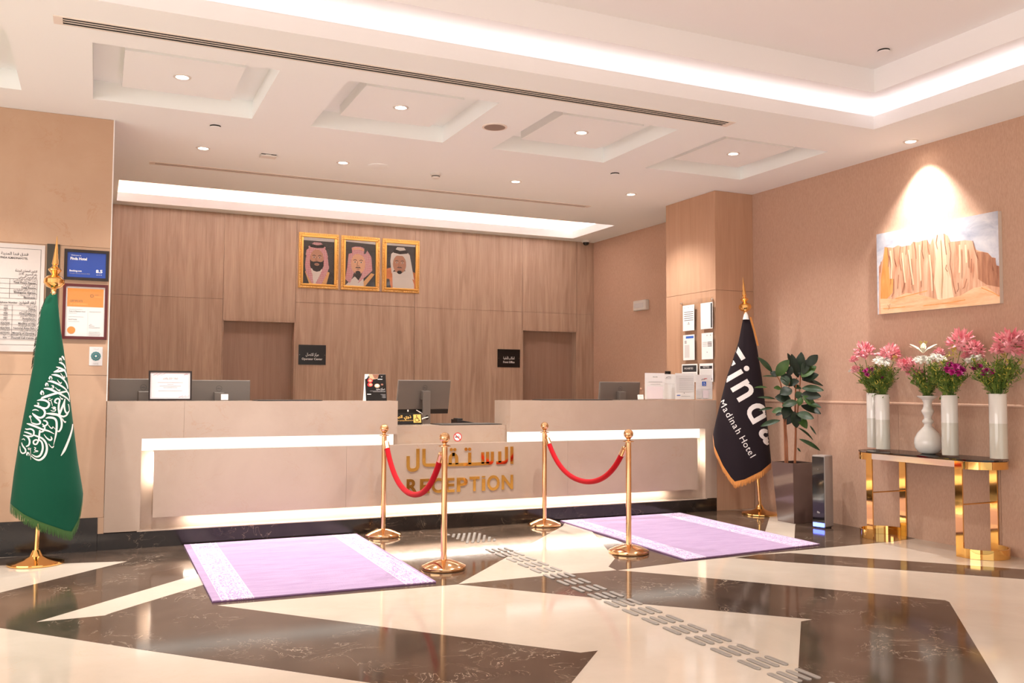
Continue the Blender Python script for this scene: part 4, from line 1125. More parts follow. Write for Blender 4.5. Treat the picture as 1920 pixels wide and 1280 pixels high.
# dark fringe hanging on the rear edge
f = MB(); rd = random.Random(9)
for i in range(90):
    k = rd.random(); j = int(k * 4); a = gl_left[1 + min(j, 4)]; b_ = gl_left[2 + min(j, 4)]; q = rd.random()
    p = on_plane(a[0] + (b_[0] - a[0]) * q - 0.2, a[1] + (b_[1] - a[1]) * q, ob + vw * 0.02, -vw)
    f.tube([p, p + Vector((-0.010, 0.0, -0.018 - 0.012 * rd.random()))], 0.0016, 'fringe_dark', 4)
tag(f.build('side_fringe', gf), kind='stuff')
STA = [[(945, 172, 26), (972, 200, 30), (990, 245, 10)], [(915, 205, 30), (908, 235, 24), (912, 262, 6)], [(922, 205, 26), (940, 240, 14), (942, 270, 5)], [(888, 288, 8), (935, 298, 34), (985, 340, 24), (1012, 405, 18)],
    [(838, 370, 8), (900, 388, 34), (985, 430, 28), (1020, 490, 20), (1036, 560, 14)], [(792, 466, 10), (870, 452, 40), (960, 438, 34), (1012, 425, 24)], [(795, 460, 6), (880, 415, 14), (925, 385, 6)],
    [(752, 515, 10), (840, 522, 40), (930, 560, 34), (1010, 640, 26), (1045, 720, 22), (1052, 775, 14)], [(735, 540, 24), (715, 580, 30), (725, 605, 8)], [(745, 545, 20), (762, 580, 16), (755, 608, 6)],
    [(922, 488, 8), (960, 540, 16), (985, 578, 22), (998, 560, 16), (990, 535, 6)], [(682, 635, 10), (770, 642, 40), (880, 690, 34), (985, 755, 28), (1040, 810, 20)], [(665, 662, 24), (648, 700, 30), (655, 728, 8)], [(675, 668, 20), (690, 705, 16), (684, 730, 6)],
    [(862, 608, 8), (895, 655, 18), (925, 672, 24), (942, 650, 10)], [(748, 712, 10), (790, 716, 14), (770, 736, 14), (798, 738, 14), (785, 762, 14), (745, 760, 8)], [(822, 748, 8), (865, 790, 18), (900, 806, 24), (914, 785, 8)],
    [(612, 768, 10), (710, 775, 40), (830, 830, 36), (950, 890, 30), (1040, 950, 24), (1088, 1010, 12)], [(555, 958, 10), (660, 915, 42), (800, 868, 38), (940, 840, 34), (1040, 828, 26), (1078, 900, 16), (1088, 980, 10)], [(560, 935, 6), (610, 918, 14), (645, 893, 6)],
    [(582, 805, 24), (560, 855, 36), (578, 888, 10)], [(592, 815, 22), (610, 860, 16), (600, 890, 6)], [(488, 990, 10), (560, 978, 34), (640, 990, 36), (705, 1035, 36), (700, 1095, 36), (650, 1132, 34), (560, 1120, 34), (480, 1092, 34), (430, 1082, 10)],
    [(485, 1035, 10), (520, 1036, 12), (500, 1050, 12), (524, 1054, 12), (512, 1072, 12), (490, 1068, 8)], [(735, 950, 10), (700, 955, 12), (705, 985, 12), (735, 985, 12), (772, 962, 10)], [(740, 985, 12), (760, 1040, 12), (772, 1092, 6)],
    [(752, 1125, 10), (800, 1110, 18), (828, 1125, 18), (780, 1142, 18), (830, 1152, 18), (815, 1185, 18), (770, 1185, 16), (738, 1170, 8)], [(860, 1040, 22), (815, 1020, 28), (830, 975, 30), (875, 955, 30), (905, 985, 32), (890, 1060, 36), (885, 1150, 36), (900, 1250, 30)],
    [(1005, 955, 10), (985, 1030, 34), (945, 1130, 38), (900, 1250, 34)], [(1000, 965, 22), (990, 1080, 28), (1005, 1180, 30), (1040, 1225, 30), (1075, 1190, 20)], [(905, 910, 8), (930, 950, 18), (955, 965, 20), (960, 945, 6)], [(1062, 1055, 14), (1076, 1100, 14), (1084, 1190, 10)], [(655, 1228, 10), (760, 1232, 34), (860, 1248, 36), (905, 1262, 30)]]
STB = [[(372, 268, 8), (400, 256, 18), (440, 256, 18), (482, 274, 8)], [(372, 310, 14), (400, 350, 26), (450, 400, 30), (500, 450, 32), (500, 490, 28), (450, 504, 26), (390, 490, 20), (350, 470, 8)], [(402, 190, 10), (480, 200, 36), (555, 240, 36), (588, 300, 36), (570, 360, 36), (520, 390, 32), (470, 380, 26), (400, 330, 12)],
    [(335, 392, 10), (320, 375, 12), (335, 358, 12), (352, 372, 12), (338, 392, 12), (348, 430, 10), (356, 472, 6)], [(275, 492, 10), (340, 510, 36), (440, 548, 34), (540, 590, 30), (650, 620, 26), (745, 668, 10)], [(560, 440, 22), (605, 450, 26), (632, 490, 28), (600, 525, 26), (548, 545, 22)], [(540, 495, 16), (585, 555, 26), (560, 620, 28), (500, 640, 22)],
    [(612, 322, 10), (700, 328, 36), (800, 345, 36), (855, 390, 36), (875, 470, 34), (868, 560, 32), (830, 625, 28), (800, 615, 12)], [(600, 402, 12), (660, 388, 34), (740, 400, 36), (782, 450, 36), (788, 560, 36), (775, 680, 30), (735, 860, 6)], [(840, 350, 30), (900, 372, 30), (960, 345, 26), (998, 280, 18)], [(890, 402, 8), (905, 440, 16), (935, 470, 24), (945, 450, 8)],
    [(642, 510, 8), (680, 560, 16), (712, 572, 20), (725, 540, 10)], [(725, 545, 8), (768, 590, 8)], [(1064, 430, 6), (1064, 500, 16), (1050, 600, 26), (1015, 720, 34), (965, 850, 38), (915, 960, 40), (862, 1045, 10)], [(570, 675, 8), (615, 735, 20), (670, 775, 30), (706, 755, 26), (688, 712, 12)],
    [(248, 578, 12), (280, 590, 22), (345, 585, 26), (395, 620, 28), (388, 690, 28), (330, 712, 26), (216, 690, 14)], [(232, 635, 14), (290, 650, 26), (360, 680, 26)], [(220, 692, 10), (290, 720, 28), (325, 790, 30), (310, 860, 28), (262, 885, 18)], [(385, 685, 20), (460, 712, 28), (545, 750, 30), (605, 830, 34), (620, 940, 38), (580, 1050, 38), (500, 1115, 32), (420, 1100, 22), (345, 1040, 8)],
    [(500, 605, 26), (490, 690, 30), (478, 780, 28), (440, 845, 26), (395, 835, 26), (395, 790, 26), (440, 770, 24), (475, 790, 20)], [(490, 770, 22), (535, 815, 30), (550, 920, 34), (510, 1030, 34), (440, 1060, 26), (362, 1020, 8)], [(190, 765, 8), (225, 755, 14), (246, 780, 8)],
    [(188, 815, 10), (205, 870, 22), (252, 935, 26), (250, 985, 24), (200, 1000, 22), (168, 960, 16), (160, 880, 6)], [(402, 900, 12), (430, 912, 14), (412, 945, 14), (470, 965, 14), (420, 975, 14), (392, 988, 8)], [(330, 912, 8), (300, 915, 10), (312, 940, 10), (350, 912, 8)], [(340, 930, 8), (345, 1110, 5)], [(292, 980, 22), (278, 1022, 26), (285, 1040, 8)], [(302, 985, 18), (318, 1020, 14), (312, 1046, 6)], [(650, 838, 8), (690, 890, 14), (720, 900, 22), (742, 870, 8)]]
b = MB()
def strokes_on(onf, strokes, ox, oy, sc, m):
    for st in strokes:
        pth = smooth_path(st, 5); rows = []
        for i, (x, y, w_) in enumerate(pth):
            a, c_ = pth[max(i - 1, 0)], pth[min(i + 1, len(pth) - 1)]; dx, dy = c_[0] - a[0], c_[1] - a[1]; l = math.hypot(dx, dy) or 1
            nx, ny = -dy / l * w_ / 2, dx / l * w_ / 2
            q = [onf(ox + (x + nx * k) / sc, oy + (y + ny * k) / sc) for k in (-1, 0, 1)]
            if any(v is None for v in q): rows = rows if len(rows) < 2 else rows; continue
            rows.append(q)
        if len(rows) > 1: b.grid(rows, m, smooth=False)
strokes_on(gon, STA, 20, 650, 9.843, 'flag_white'); strokes_on(gon, STB, 20, 740, 9.143, 'flag_white')
b.build('calligraphy', gf)

# dark hotel flag
hl_left = [(1396.5, 590), (1393.7, 594), (1384.7, 640.6), (1372, 680), (1363, 705), (1353, 745), (1341.6, 791.5), (1337, 813)]
hl_right = [(1401.5, 590), (1404.4, 594), (1412, 620), (1418.8, 648), (1427.8, 701.7), (1436.8, 773.6), (1444, 845.4), (1445.8, 863.4)]
hl_hem = [(1337, 815), (1341.6, 838), (1359.5, 874), (1375, 897), (1382, 904.7), (1399, 900.5), (1428, 885), (1446, 869)]
oh = Vector((6.30, 7.52, 0)); vh = oh.normalized()
toph = on_plane(1397.5, 582, oh, -vh)
hf, hon = flag_stand((6.30, 7.52), 2.1, toph, 'dark purple hotel flag with white lettering and gold fringe beside the column', 'flag_dark', 'fringe_gold', hl_left, hl_right, hl_hem, 0.55, 0.92, 0.185)
MB().lathe([(0.006, 0.03), (0.022, 0.0), (0.034, -0.05)], on_plane(1398.5, 590, oh - vh * 0.02, -vh), 'flag_white', 14).build('sleeve_top', hf)
f = MB(); q = []
for k in range(3):
    a = hl_right[k + 1]; q.append(on_plane(a[0] + 0.8, a[1], oh + vh * 0.02, -vh))
f.grid([[p - Vector((0, 0, 0)) for p in q], [p + Vector((0.014, -0.011, 0)) for p in q]], 'fringe_gold'); f.build('side_fringe', hf)
def flag_text(s, bold, org, dirv, upv, em, m, name, par, onf):
    vs, fs = text_mesh(s, bold, 4)
    bm = bmesh.new()
    bv = [bm.verts.new((x, y, 0)) for x, y in vs]
    for f_ in fs:
        try: bm.faces.new([bv[i] for i in f_])
        except ValueError: pass
    for _ in range(4):
        ed = [e for e in bm.edges if e.calc_length() > 0.05]
        if not ed: break
        bmesh.ops.subdivide_edges(bm, edges=ed, cuts=1); bmesh.ops.triangulate(bm, faces=bm.faces[:])
    bm.verts.index_update()
    P_ = [onf(org[0] + em * (v.co.x * dirv[0] + v.co.y * upv[0]), org[1] + em * (v.co.x * dirv[1] + v.co.y * upv[1])) for v in bm.verts]
    mb = MB(); mp = {}
    for f_ in bm.faces:
        ids = [v.index for v in f_.verts]
        if any(P_[i] is None for i in ids): continue
        out = []
        for i in ids:
            if i not in mp: mp[i] = len(mb.v); mb.v.append(tuple(P_[i]))
            out.append(mp[i])
        mb.face(out, m)
    bm.free()
    if mb.v: mb.build(name, par)
# letter by letter along the slanted line
def run(s, bold, org, dirv, upv, em, adv, m, name, sx=1.0):
    x = 0.0
    for ch, a in zip(s, adv):
        if ch != ' ':
            flag_text(ch, bold, (org[0] + dirv[0] * x * em, org[1] + dirv[1] * x * em), (dirv[0] * sx, dirv[1] * sx), upv, em, m, name, hf, hon)
        x += a * sx
run('Finda', 0.014, (1333.5, 668.5), (0.53, 0.85), (0.87, -0.50), 76.0, (0.575, 0.29, 0.635, 0.655, 0.6), 'flag_white', 'letter')
run('Madinah Hotel', 0.0, (1346.5, 753.5), (0.50, 0.866), (0.866, -0.5), 17.8, (0.89, 0.57, 0.62, 0.245, 0.59, 0.57, 0.59, 0.28, 0.745, 0.60, 0.37, 0.59, 0.24), 'flag_white', 'small_letter')

# ================================================================== ON THE MARBLE PILLAR
PY = DESK_Y
def wall_frame(name, x0, x1, z0, z1, label, cat, fm, draw, t_=0.02, glass=True, depth=0.022, mat='paper'):
    t = thing(name, ((x0 + x1) / 2, PY, (z0 + z1) / 2), label, cat)
    f = MB()
    for q in ((x0, x1, z0, z0 + t_), (x0, x1, z1 - t_, z1), (x0, x0 + t_, z0 + t_, z1 - t_), (x1 - t_, x1, z0 + t_, z1 - t_)): f.box(q[0], q[1], PY - depth, PY, q[2], q[3], fm)
    f.build('frame', t)
    bk = MB().box(x0 + t_, x1 - t_, PY - 0.010, PY, z0 + t_, z1 - t_, mat).build('backing', t)
    pr = Print((x0, PY - 0.010, z0), X_, Z_); draw(pr, x1 - x0, z1 - z0, t_); pr.build('print', bk)
    if glass: MB().box(x0 + t_, x1 - t_, PY - depth + 0.003, PY - depth + 0.005, z0 + t_, z1 - t_, 'pane_glass').build('pane', t)
    return t
def award(pr, w_, h, t_):
    pr.text('Welcome to', 0.048, h * 0.79, 0.014, 'ink_white', 'L'); pr.text('Finda Hotel', 0.044, h * 0.66, 0.030, 'ink_white', 'L', w=0.118, bold=0.03)
    pr.text('Booking.com', 0.040, h * 0.275, 0.020, 'ink_white', 'L', w=0.086, bold=0.02); pr.text('Traveller Review Awards 2023', 0.040, h * 0.20, 0.012, 'ink_soft', 'L', w=0.145)
    pr.text('8.5', w_ - 0.046, h * 0.265, 0.036, 'ink_white', 'R', w=0.048, bold=0.03); pr.text('out of 10', w_ - 0.050, h * 0.185, 0.011, 'ink_white', 'R')
wall_frame('award_frame', -0.256, 0.067, 2.140, 2.383, 'black framed blue award print with score 8.5 on the marble pillar', 'award', 'frame_black', award, 0.022, False, 0.02, 'print_blue')
def orange(pr, w_, h, t_):
    a, b_, c_, d_ = t_ + 0.010, t_ + 0.008, w_ - t_ - 0.010, h - t_ - 0.014
    pr.rect(a, h * 0.585, c_, d_, 'print_orange'); pr.text('CERTIFICATE', a + 0.018, h * 0.67, 0.024, 'stone_dark', 'L', w=0.092); pr.text('OF ACHIEVEMENT', a + 0.018, h * 0.62, 0.018, 'ink_gold', 'L', w=0.13)
    pr.ring(w_ * 0.64, h * 0.79, 0.012, 0.003, 'stone_dark', 20); pr.text('GUEST', w_ * 0.70, h * 0.80, 0.010, 'stone_dark', 'L'); pr.text('AWARDS', w_ * 0.70, h * 0.765, 0.011, 'ink_gold', 'L', w=0.05)
    pr.text('Finda Al Madinah Hotel', a + 0.016, h * 0.49, 0.014, 'ink', 'L', w=0.115); pr.rect(a + 0.012, h * 0.535, a + 0.11, h * 0.539, 'ink_soft'); pr.rect(a + 0.012, h * 0.465, a + 0.07, h * 0.469, 'ink_soft'); pr.rect(a + 0.012, h * 0.40, a + 0.12, h * 0.404, 'ink_soft')
    pr.text('Saudi Arabia', a + 0.012, h * 0.345, 0.014, 'ink', 'L', w=0.06); pr.rect(a + 0.012, h * 0.315, a + 0.09, h * 0.319, 'ink_soft'); pr.disc(a + 0.034, h * 0.16, 0.029, 'print_orange', 24); pr.rect(w_ * 0.56, h * 0.07, w_ * 0.562, h * 0.55, 'ink_soft')
    for k, ww_ in ((0.50, 0.085), (0.24, 0.04), (0.21, 0.08), (0.13, 0.08), (0.10, 0.085), (0.075, 0.08)): pr.rect(w_ * 0.59, h * k, w_ * 0.59 + ww_, h * k + 0.0025, 'ink_soft')
    pr.line([(w_ * 0.60, h * 0.255), (w_ * 0.63, h * 0.275), (w_ * 0.66, h * 0.262)], 0.002, 'ink_soft')
wall_frame('certificate_frame', -0.258, 0.066, 1.672, 2.110, 'maroon framed orange and white certificate below the blue award', 'certificate', 'frame_maroon', orange, 0.022)
# small sheet with teal rosette
t = thing('rosette_sheet', (-0.010, PY, 1.54), 'small white sheet with a teal rosette under the maroon frame', 'sheet')
sh = MB().box(-0.058, 0.038, PY - 0.003, PY, 1.465, 1.614, 'paper_grey').build('sheet', t)
pr = Print((-0.010, PY - 0.003, 1.54), X_, Z_)
for k in range(12):
    a = math.radians(30 * k); pr.disc(0.024 * math.cos(a), 0.024 * math.sin(a), 0.0125, 'ink_teal', 12)
for k in range(12):
    a = math.radians(30 * k + 15); pr.ring(0.021 * math.cos(a), 0.021 * math.sin(a), 0.008, 0.0018, 'ink_soft', 12)
pr.disc(0, 0, 0.017, 'ink_teal', 18); pr.disc(0, 0, 0.008, 'paper_grey', 12); pr.text('السياحة', 0, 0.054, 0.012, 'ink_soft'); pr.text('Tourism', 0, -0.062, 0.011, 'ink_soft')
pr.build('print', sh)
# dark stone strip behind the flag tip
tag(MB().box(-0.378, -0.288, PY - 0.014, PY, 1.50, 2.414, 'stone_dark').build('stone_strip'), 'dark stone strip fixed to the marble pillar behind the green flag', 'strip')
# information board
t = thing('information_board', (-0.80, PY, 1.98), 'large pale hotel information board with printed tables behind the green flag', 'board')
bx0, bx1, bz0, bz1 = -1.22, -0.392, 1.565, 2.398
bp = MB().box(bx0, bx1, PY - 0.012, PY, bz0, bz1, 'board_grey').build('panel', t)
pr = Print((bx1, PY - 0.012, bz1), X_, Z_)         # x runs negative to the left, y negative downward
pr.frame(bx0 - bx1 + 0.026, -(bz1 - bz0) + 0.05, -0.026, -0.034, 0.0025, 'ink')
# measured from the photo, per metre of board
pr.text('فندق فندا المدينة', -0.115, -0.088, 0.032, 'ink', 'R', w=0.185, bold=0.01); pr.text('FINDA ALMADINAHOTEL', -0.117, -0.118, 0.022, 'ink', 'R', w=0.187, bold=0.02)
for y, s in ((-0.215, 'التكوين المعماري للمنشأة'), (-0.240, 'رقم التصريح : 2170'), (-0.263, 'رقم الترخيص السياحي')): pr.text(s, -0.050, y, 0.024, 'ink', 'R', w=0.15 if s[0] == 'ا' else 0.125, bold=0.01)
def table(y0, rows, rh, xs):
    for k in range(len(rows) + 1): pr.rect(xs[0], y0 - rh * k - 0.001, xs[-1], y0 - rh * k + 0.001, 'ink')
    for x in xs[1:]: pr.rect(x - 0.001, y0 - rh * len(rows), x + 0.001, y0, 'ink')
    for k, (ar, en, na, ne) in enumerate(rows):
        y = y0 - rh * k
        pr.text(ar, xs[-1] - 0.008, y - rh * 0.42, 0.021, 'ink', 'R'); pr.text(en, xs[-1] - 0.008, y - rh * 0.88, 0.019, 'ink', 'R', bold=0.02)
        cx = (xs[-2] + xs[-3]) / 2
        pr.text(na, cx, y - rh * 0.42, 0.019, 'ink'); pr.text(ne, cx, y - rh * 0.88, 0.018, 'ink', bold=0.02)
table(-0.272, [('عدد الأدوار المتكررة', 'Total Floors Repeat', '١٤', '14'), ('عدد الغرف', 'Total Rooms', '٣٨٢', '382'), ('عدد سلالم الطوارئ', 'Emergency Stairase', '٢', '2'), ('عدد البدرومات', 'Basements', '٦', '6')], 0.038, (-0.72, -0.40, -0.235, -0.048))
pr.text('أرقام الطوارئ', -0.052, -0.462, 0.030, 'ink', 'R', w=0.115, bold=0.01); pr.text('Emergency Telphone Number', -0.178, -0.462, 0.018, 'ink', 'R', bold=0.02)
table(-0.476, [('الشرطة', 'Police', '٩٩٩', '999'), ('الدفاع المدني', 'Civel Defence', '٩٩٨', '998'), ('الهلال الأحمر', 'Ambulance', '٩٩٧', '997'), ('وزارة الحج', 'Ministry of Haj', '٨٢٦٧٠٠٠', '8267000'), ('الهيئة الوطنية', 'National Adtiv Exh', '٨٢٦٧٠٠٠', '8267000'), ('لجنة الإسكان', 'Ministry of Housing', '٨٢٧٥٠٤٢', '8275042'), ('مركز الاتصال السياحي', 'Touridt Call Center', '٩٣٠', '930')], 0.0375, (-0.72, -0.30, -0.212, -0.048))
pr.build('print', bp)
MB().box(bx0 + 0.38, bx0 + 0.43, PY - 0.016, PY - 0.0125, 1.84, 1.89, 'sign_black').build('socket', t)

# ================================================================== ON THE BACK WALL
def door_sign(name, x0, x1, z0, z1, ar, en, label):
    t = thing(name, ((x0 + x1) / 2, BACK_Y, (z0 + z1) / 2), label, 'sign')
    pt_ = MB().box(x0, x1, BACK_Y - 0.008, BACK_Y, z0, z1, 'sign_black').build('plate', t)
    for x in (x0 + 0.014, x1 - 0.014): MB().lathe([(0.004, 0), (0.003, 0.003)], (x, BACK_Y - 0.008, (z0 + z1) / 2), 'chrome', 10, axis=(0, -1, 0)).build('screw', t)
    pr = Print(((x0 + x1) / 2, BACK_Y - 0.008, z0), X_, Z_); h = z1 - z0
    pr.text(ar, 0, h * 0.45, 0.052, 'ink_white', w=0.165 if en[0] == 'O' else 0.175, bold=0.01); pr.text(en, 0, h * 0.24, 0.040, 'ink_white', w=0.265 if en[0] == 'O' else 0.175, bold=0.015)
    pr.build('print', pt_)
door_sign('door_sign', 2.331, 2.681, 1.588, 1.842, 'مركز الاتصال', 'Operator Center', 'black sign reading Operator Center beside the first door')
door_sign('door_sign', 5.105, 5.452, 1.592, 1.846, 'للمكاتب الأمامية', 'Front Office', 'black sign reading Front Office beside the second door')

def portrait(x0, x1, z0, z1, label, draw):
    t = thing('portrait_frame', ((x0 + x1) / 2, BACK_Y, (z0 + z1) / 2), label, 'picture')
    Y0 = BACK_Y
    def rim(a, b_, d0, d1, m):
        f = MB()
        for q in ((x0 + a, x1 - a, z0 + a, z0 + b_), (x0 + a, x1 - a, z1 - b_, z1 - a), (x0 + a, x0 + b_, z0 + b_, z1 - b_), (x1 - b_, x1 - a, z0 + b_, z1 - b_)): f.box(q[0], q[1], Y0 - d1, Y0 - d0, q[2], q[3], m)
        return f
    rim(0.0, 0.030, 0.0, 0.018, 'gold_frame').build('outer_moulding', t, bevel=0.004)
    rim(0.030, 0.058, 0.0, 0.030, 'gold_frame').build('inner_moulding', t, bevel=0.008)
    bd = MB(); step = 0.0235
    def bead(x, z): bd.sphere((x, Y0 - 0.020, z), 0.0085, 'bead_gold', 6, 4)
    nx = int((x1 - x0 - 0.03) / step); nz = int((z1 - z0 - 0.03) / step)
    for k in range(nx + 1):
        x = x0 + 0.015 + (x1 - x0 - 0.03) * k / nx; bead(x, z0 + 0.015); bead(x, z1 - 0.015)
    for k in range(1, nz):
        z = z0 + 0.015 + (z1 - z0 - 0.03) * k / nz; bead(x0 + 0.015, z); bead(x1 - 0.015, z)
    tag(bd.build('beading', t), kind='stuff')
    bk = MB().box(x0 + 0.058, x1 - 0.058, Y0 - 0.010, Y0, z0 + 0.058, z1 - 0.058, 'portrait_bg').build('backing', t)
    W, H = x1 - x0 - 0.116, z1 - z0 - 0.116
    pr = Print((x0 + 0.058, Y0 - 0.010, z0 + 0.058), X_, Z_)
    draw(lambda pts, m: pr.shape([(min(max(x, 0), 1) * W, min(max(y, 0), 1) * H) for x, y in pts], m))
    pr.build('print', bk)
    MB().box(x0 + 0.058, x1 - 0.058, Y0 - 0.016, Y0 - 0.014, z0 + 0.058, z1 - 0.058, 'pane_glass').build('pane', t)
def oval(cx, cy, rx, ry, n=20):
    return [(cx + rx * math.cos(2 * math.pi * k / n), cy + ry * math.sin(2 * math.pi * k / n)) for k in range(n)]
def face(S, cx, cy, rx, ry, skin, full_beard, nose=0.0):
    S(oval(cx, cy, rx, ry), skin)
    if full_beard:
        S([(cx - rx * 1.02, cy - ry * 0.05), (cx - rx * 0.80, cy - ry * 0.25), (cx - rx * 0.5, cy - ry * 0.30), (cx, cy - ry * 0.24), (cx + rx * 0.5, cy - ry * 0.30), (cx + rx * 0.80, cy - ry * 0.25), (cx + rx * 1.02, cy - ry * 0.05), (cx + rx * 0.95, cy - ry * 0.75), (cx + rx * 0.5, cy - ry * 1.22), (cx, cy - ry * 1.32), (cx - rx * 0.5, cy - ry * 1.22), (cx - rx * 0.95, cy - ry * 0.75)], 'beard')
        S(oval(cx, cy - ry * 0.56, rx * 0.36, ry * 0.13, 14), skin); S(oval(cx, cy - ry * 0.56, rx * 0.26, ry * 0.06, 12), 'skin_shade')
    for s in (-1, 1):
        S([(cx + s * rx * 0.16, cy + ry * 0.34), (cx + s * rx * 0.42, cy + ry * 0.42), (cx + s * rx * 0.68, cy + ry * 0.34), (cx + s * rx * 0.66, cy + ry * 0.29), (cx + s * rx * 0.42, cy + ry * 0.35), (cx + s * rx * 0.16, cy + ry * 0.28)], 'beard')
        S(oval(cx + s * rx * 0.42, cy + ry * 0.16, rx * 0.17, ry * 0.065, 12), 'robe_white'); S(oval(cx + s * rx * 0.42, cy + ry * 0.16, rx * 0.09, ry * 0.065, 10), 'beard')
    S([(cx - rx * 0.10, cy + ry * 0.22), (cx + rx * 0.02, cy + ry * 0.22), (cx + rx * 0.18, cy - ry * 0.20), (cx - rx * 0.20, cy - ry * 0.20)], 'skin_shade'); S([(cx - rx * 0.03, cy + ry * 0.25), (cx + rx * 0.08, cy + ry * 0.25), (cx + rx * 0.16, cy - ry * 0.15), (cx - rx * 0.10, cy - ry * 0.14)], skin)
    if not full_beard:
        S([(cx - rx * 0.42, cy - ry * 0.42), (cx - rx * 0.2, cy - ry * 0.28), (cx, cy - ry * 0.31), (cx + rx * 0.2, cy - ry * 0.28), (cx + rx * 0.42, cy - ry * 0.42), (cx, cy - ry * 0.38)], 'beard'); S(oval(cx, cy - ry * 0.50, rx * 0.24, ry * 0.05, 12), 'skin_shade')
        S(oval(cx, cy - ry * 0.86, rx * 0.36, ry * 0.20, 14), 'beard')
def man_a(S):
    S([(0, 0), (0, 0.26), (0.25, 0.32), (0.75, 0.32), (1, 0.24), (1, 0)], 'robe_black'); S([(0.06, 0.26), (0.22, 0.3), (0.42, 0), (0.20, 0)], 'robe_gold'); S([(0.86, 0.26), (0.7, 0.3), (0.55, 0), (0.76, 0)], 'robe_gold'); S([(0.25, 0.33), (0.62, 0.33), (0.58, 0), (0.32, 0)], 'robe_white')
    S([(0.10, 0.62), (0.06, 0.40), (0.10, 0.22), (0.28, 0.02), (0.34, 0.0), (0.30, 0.2), (0.22, 0.4), (0.24, 0.66)], 'headscarf_check'); S([(0.78, 0.62), (0.84, 0.36), (0.74, 0.18), (0.60, 0.0), (0.40, 0.0), (0.56, 0.22), (0.66, 0.4), (0.66, 0.66)], 'headscarf_check')
    S([(0.08, 0.62), (0.10, 0.72), (0.24, 0.80), (0.62, 0.80), (0.74, 0.74), (0.80, 0.60), (0.7, 0.5), (0.2, 0.5)], 'headscarf_check'); face(S, 0.44, 0.54, 0.22, 0.21, 'skin_a', True)
    S([(0.16, 0.80), (0.2, 0.70), (0.32, 0.745), (0.56, 0.745), (0.68, 0.70), (0.72, 0.80), (0.56, 0.90), (0.34, 0.90)], 'headscarf_check'); S([(0.18, 0.83), (0.24, 0.785), (0.44, 0.775), (0.64, 0.785), (0.70, 0.83), (0.62, 0.86), (0.44, 0.835), (0.26, 0.86)], 'beard'); S([(0, 0.93), (1, 0.93), (1, 1), (0, 1)], 'paper_grey')
def man_b(S):
    S([(0.3, 0), (0.6, 0.2), (0.98, 0.3), (1, 0.26), (1, 0)], 'robe_black'); S([(0.5, 0.02), (0.86, 0.30), (0.98, 0.28), (0.66, 0.0)], 'robe_gold'); S([(0.0, 0.0), (0.3, 0.2), (0.6, 0.2), (0.62, 0.0)], 'robe_white')
    S([(0.10, 0.70), (0.06, 0.40), (0.0, 0.14), (0.16, 0.05), (0.30, 0.30), (0.24, 0.68)], 'headscarf_check'); S([(0.62, 0.66), (0.72, 0.80), (0.86, 0.66), (0.90, 0.36), (0.72, 0.24), (0.42, 0.06), (0.62, 0.4)], 'headscarf_check'); S([(0.12, 0.70), (0.2, 0.72), (0.66, 0.72), (0.7, 0.6), (0.2, 0.6)], 'headscarf_check')
    face(S, 0.42, 0.49, 0.24, 0.23, 'skin_b', False); S([(0.20, 0.84), (0.22, 0.68), (0.40, 0.71), (0.60, 0.67), (0.62, 0.84), (0.5, 0.87), (0.32, 0.87)], 'headscarf_check'); S([(0.22, 0.79), (0.42, 0.81), (0.62, 0.78), (0.62, 0.82), (0.42, 0.85), (0.22, 0.83)], 'skin_b'); S([(0, 0.965), (1, 0.94), (1, 1), (0, 1)], 'paper_grey')
    S([(0.25, 0.26), (0.55, 0.26), (0.44, 0.12)], 'beard')
def man_c(S):
    S([(0, 0), (0, 0.42), (0.2, 0.46), (0.24, 0.0)], 'robe_orange'); S([(0, 0), (0, 0.2), (0.1, 0.2), (0.16, 0.0)], 'robe_black'); S([(0.86, 0.4), (1, 0.36), (1, 0), (0.9, 0)], 'robe_orange'); S([(0.2, 0.36), (0.8, 0.40), (0.96, 0.10), (0.96, 0.0), (0.22, 0.0)], 'robe_white')
    S([(0.13, 0.6), (0.16, 0.76), (0.28, 0.83), (0.70, 0.83), (0.80, 0.76), (0.86, 0.56), (0.96, 0.2), (0.70, 0.30), (0.60, 0.5), (0.26, 0.4), (0.18, 0.32)], 'robe_white'); face(S, 0.45, 0.54, 0.23, 0.21, 'skin_c', False)
    S([(0.22, 0.78), (0.20, 0.68), (0.30, 0.73), (0.60, 0.73), (0.72, 0.66), (0.74, 0.80), (0.60, 0.92), (0.36, 0.92)], 'robe_white'); S([(0.22, 0.84), (0.24, 0.79), (0.46, 0.765), (0.72, 0.79), (0.74, 0.84), (0.66, 0.865), (0.46, 0.84), (0.30, 0.87)], 'beard'); S([(0.66, 0.70), (0.74, 0.74), (0.82, 0.5), (0.80, 0.2), (0.70, 0.2)], 'robe_white'); S([(0, 0.95), (1, 0.95), (1, 1), (0, 1)], 'paper_grey')
portrait(2.312, 2.828, 2.573, 3.288, 'gold framed portrait of a bearded man in a red checked headscarf, nearest the first door', man_a)
portrait(2.862, 3.382, 2.573, 3.288, 'gold framed portrait of a man with moustache in checked headscarf, the middle of three', man_b)
portrait(3.418, 3.938, 2.573, 3.288, 'gold framed portrait of a man in a plain white headscarf', man_c)

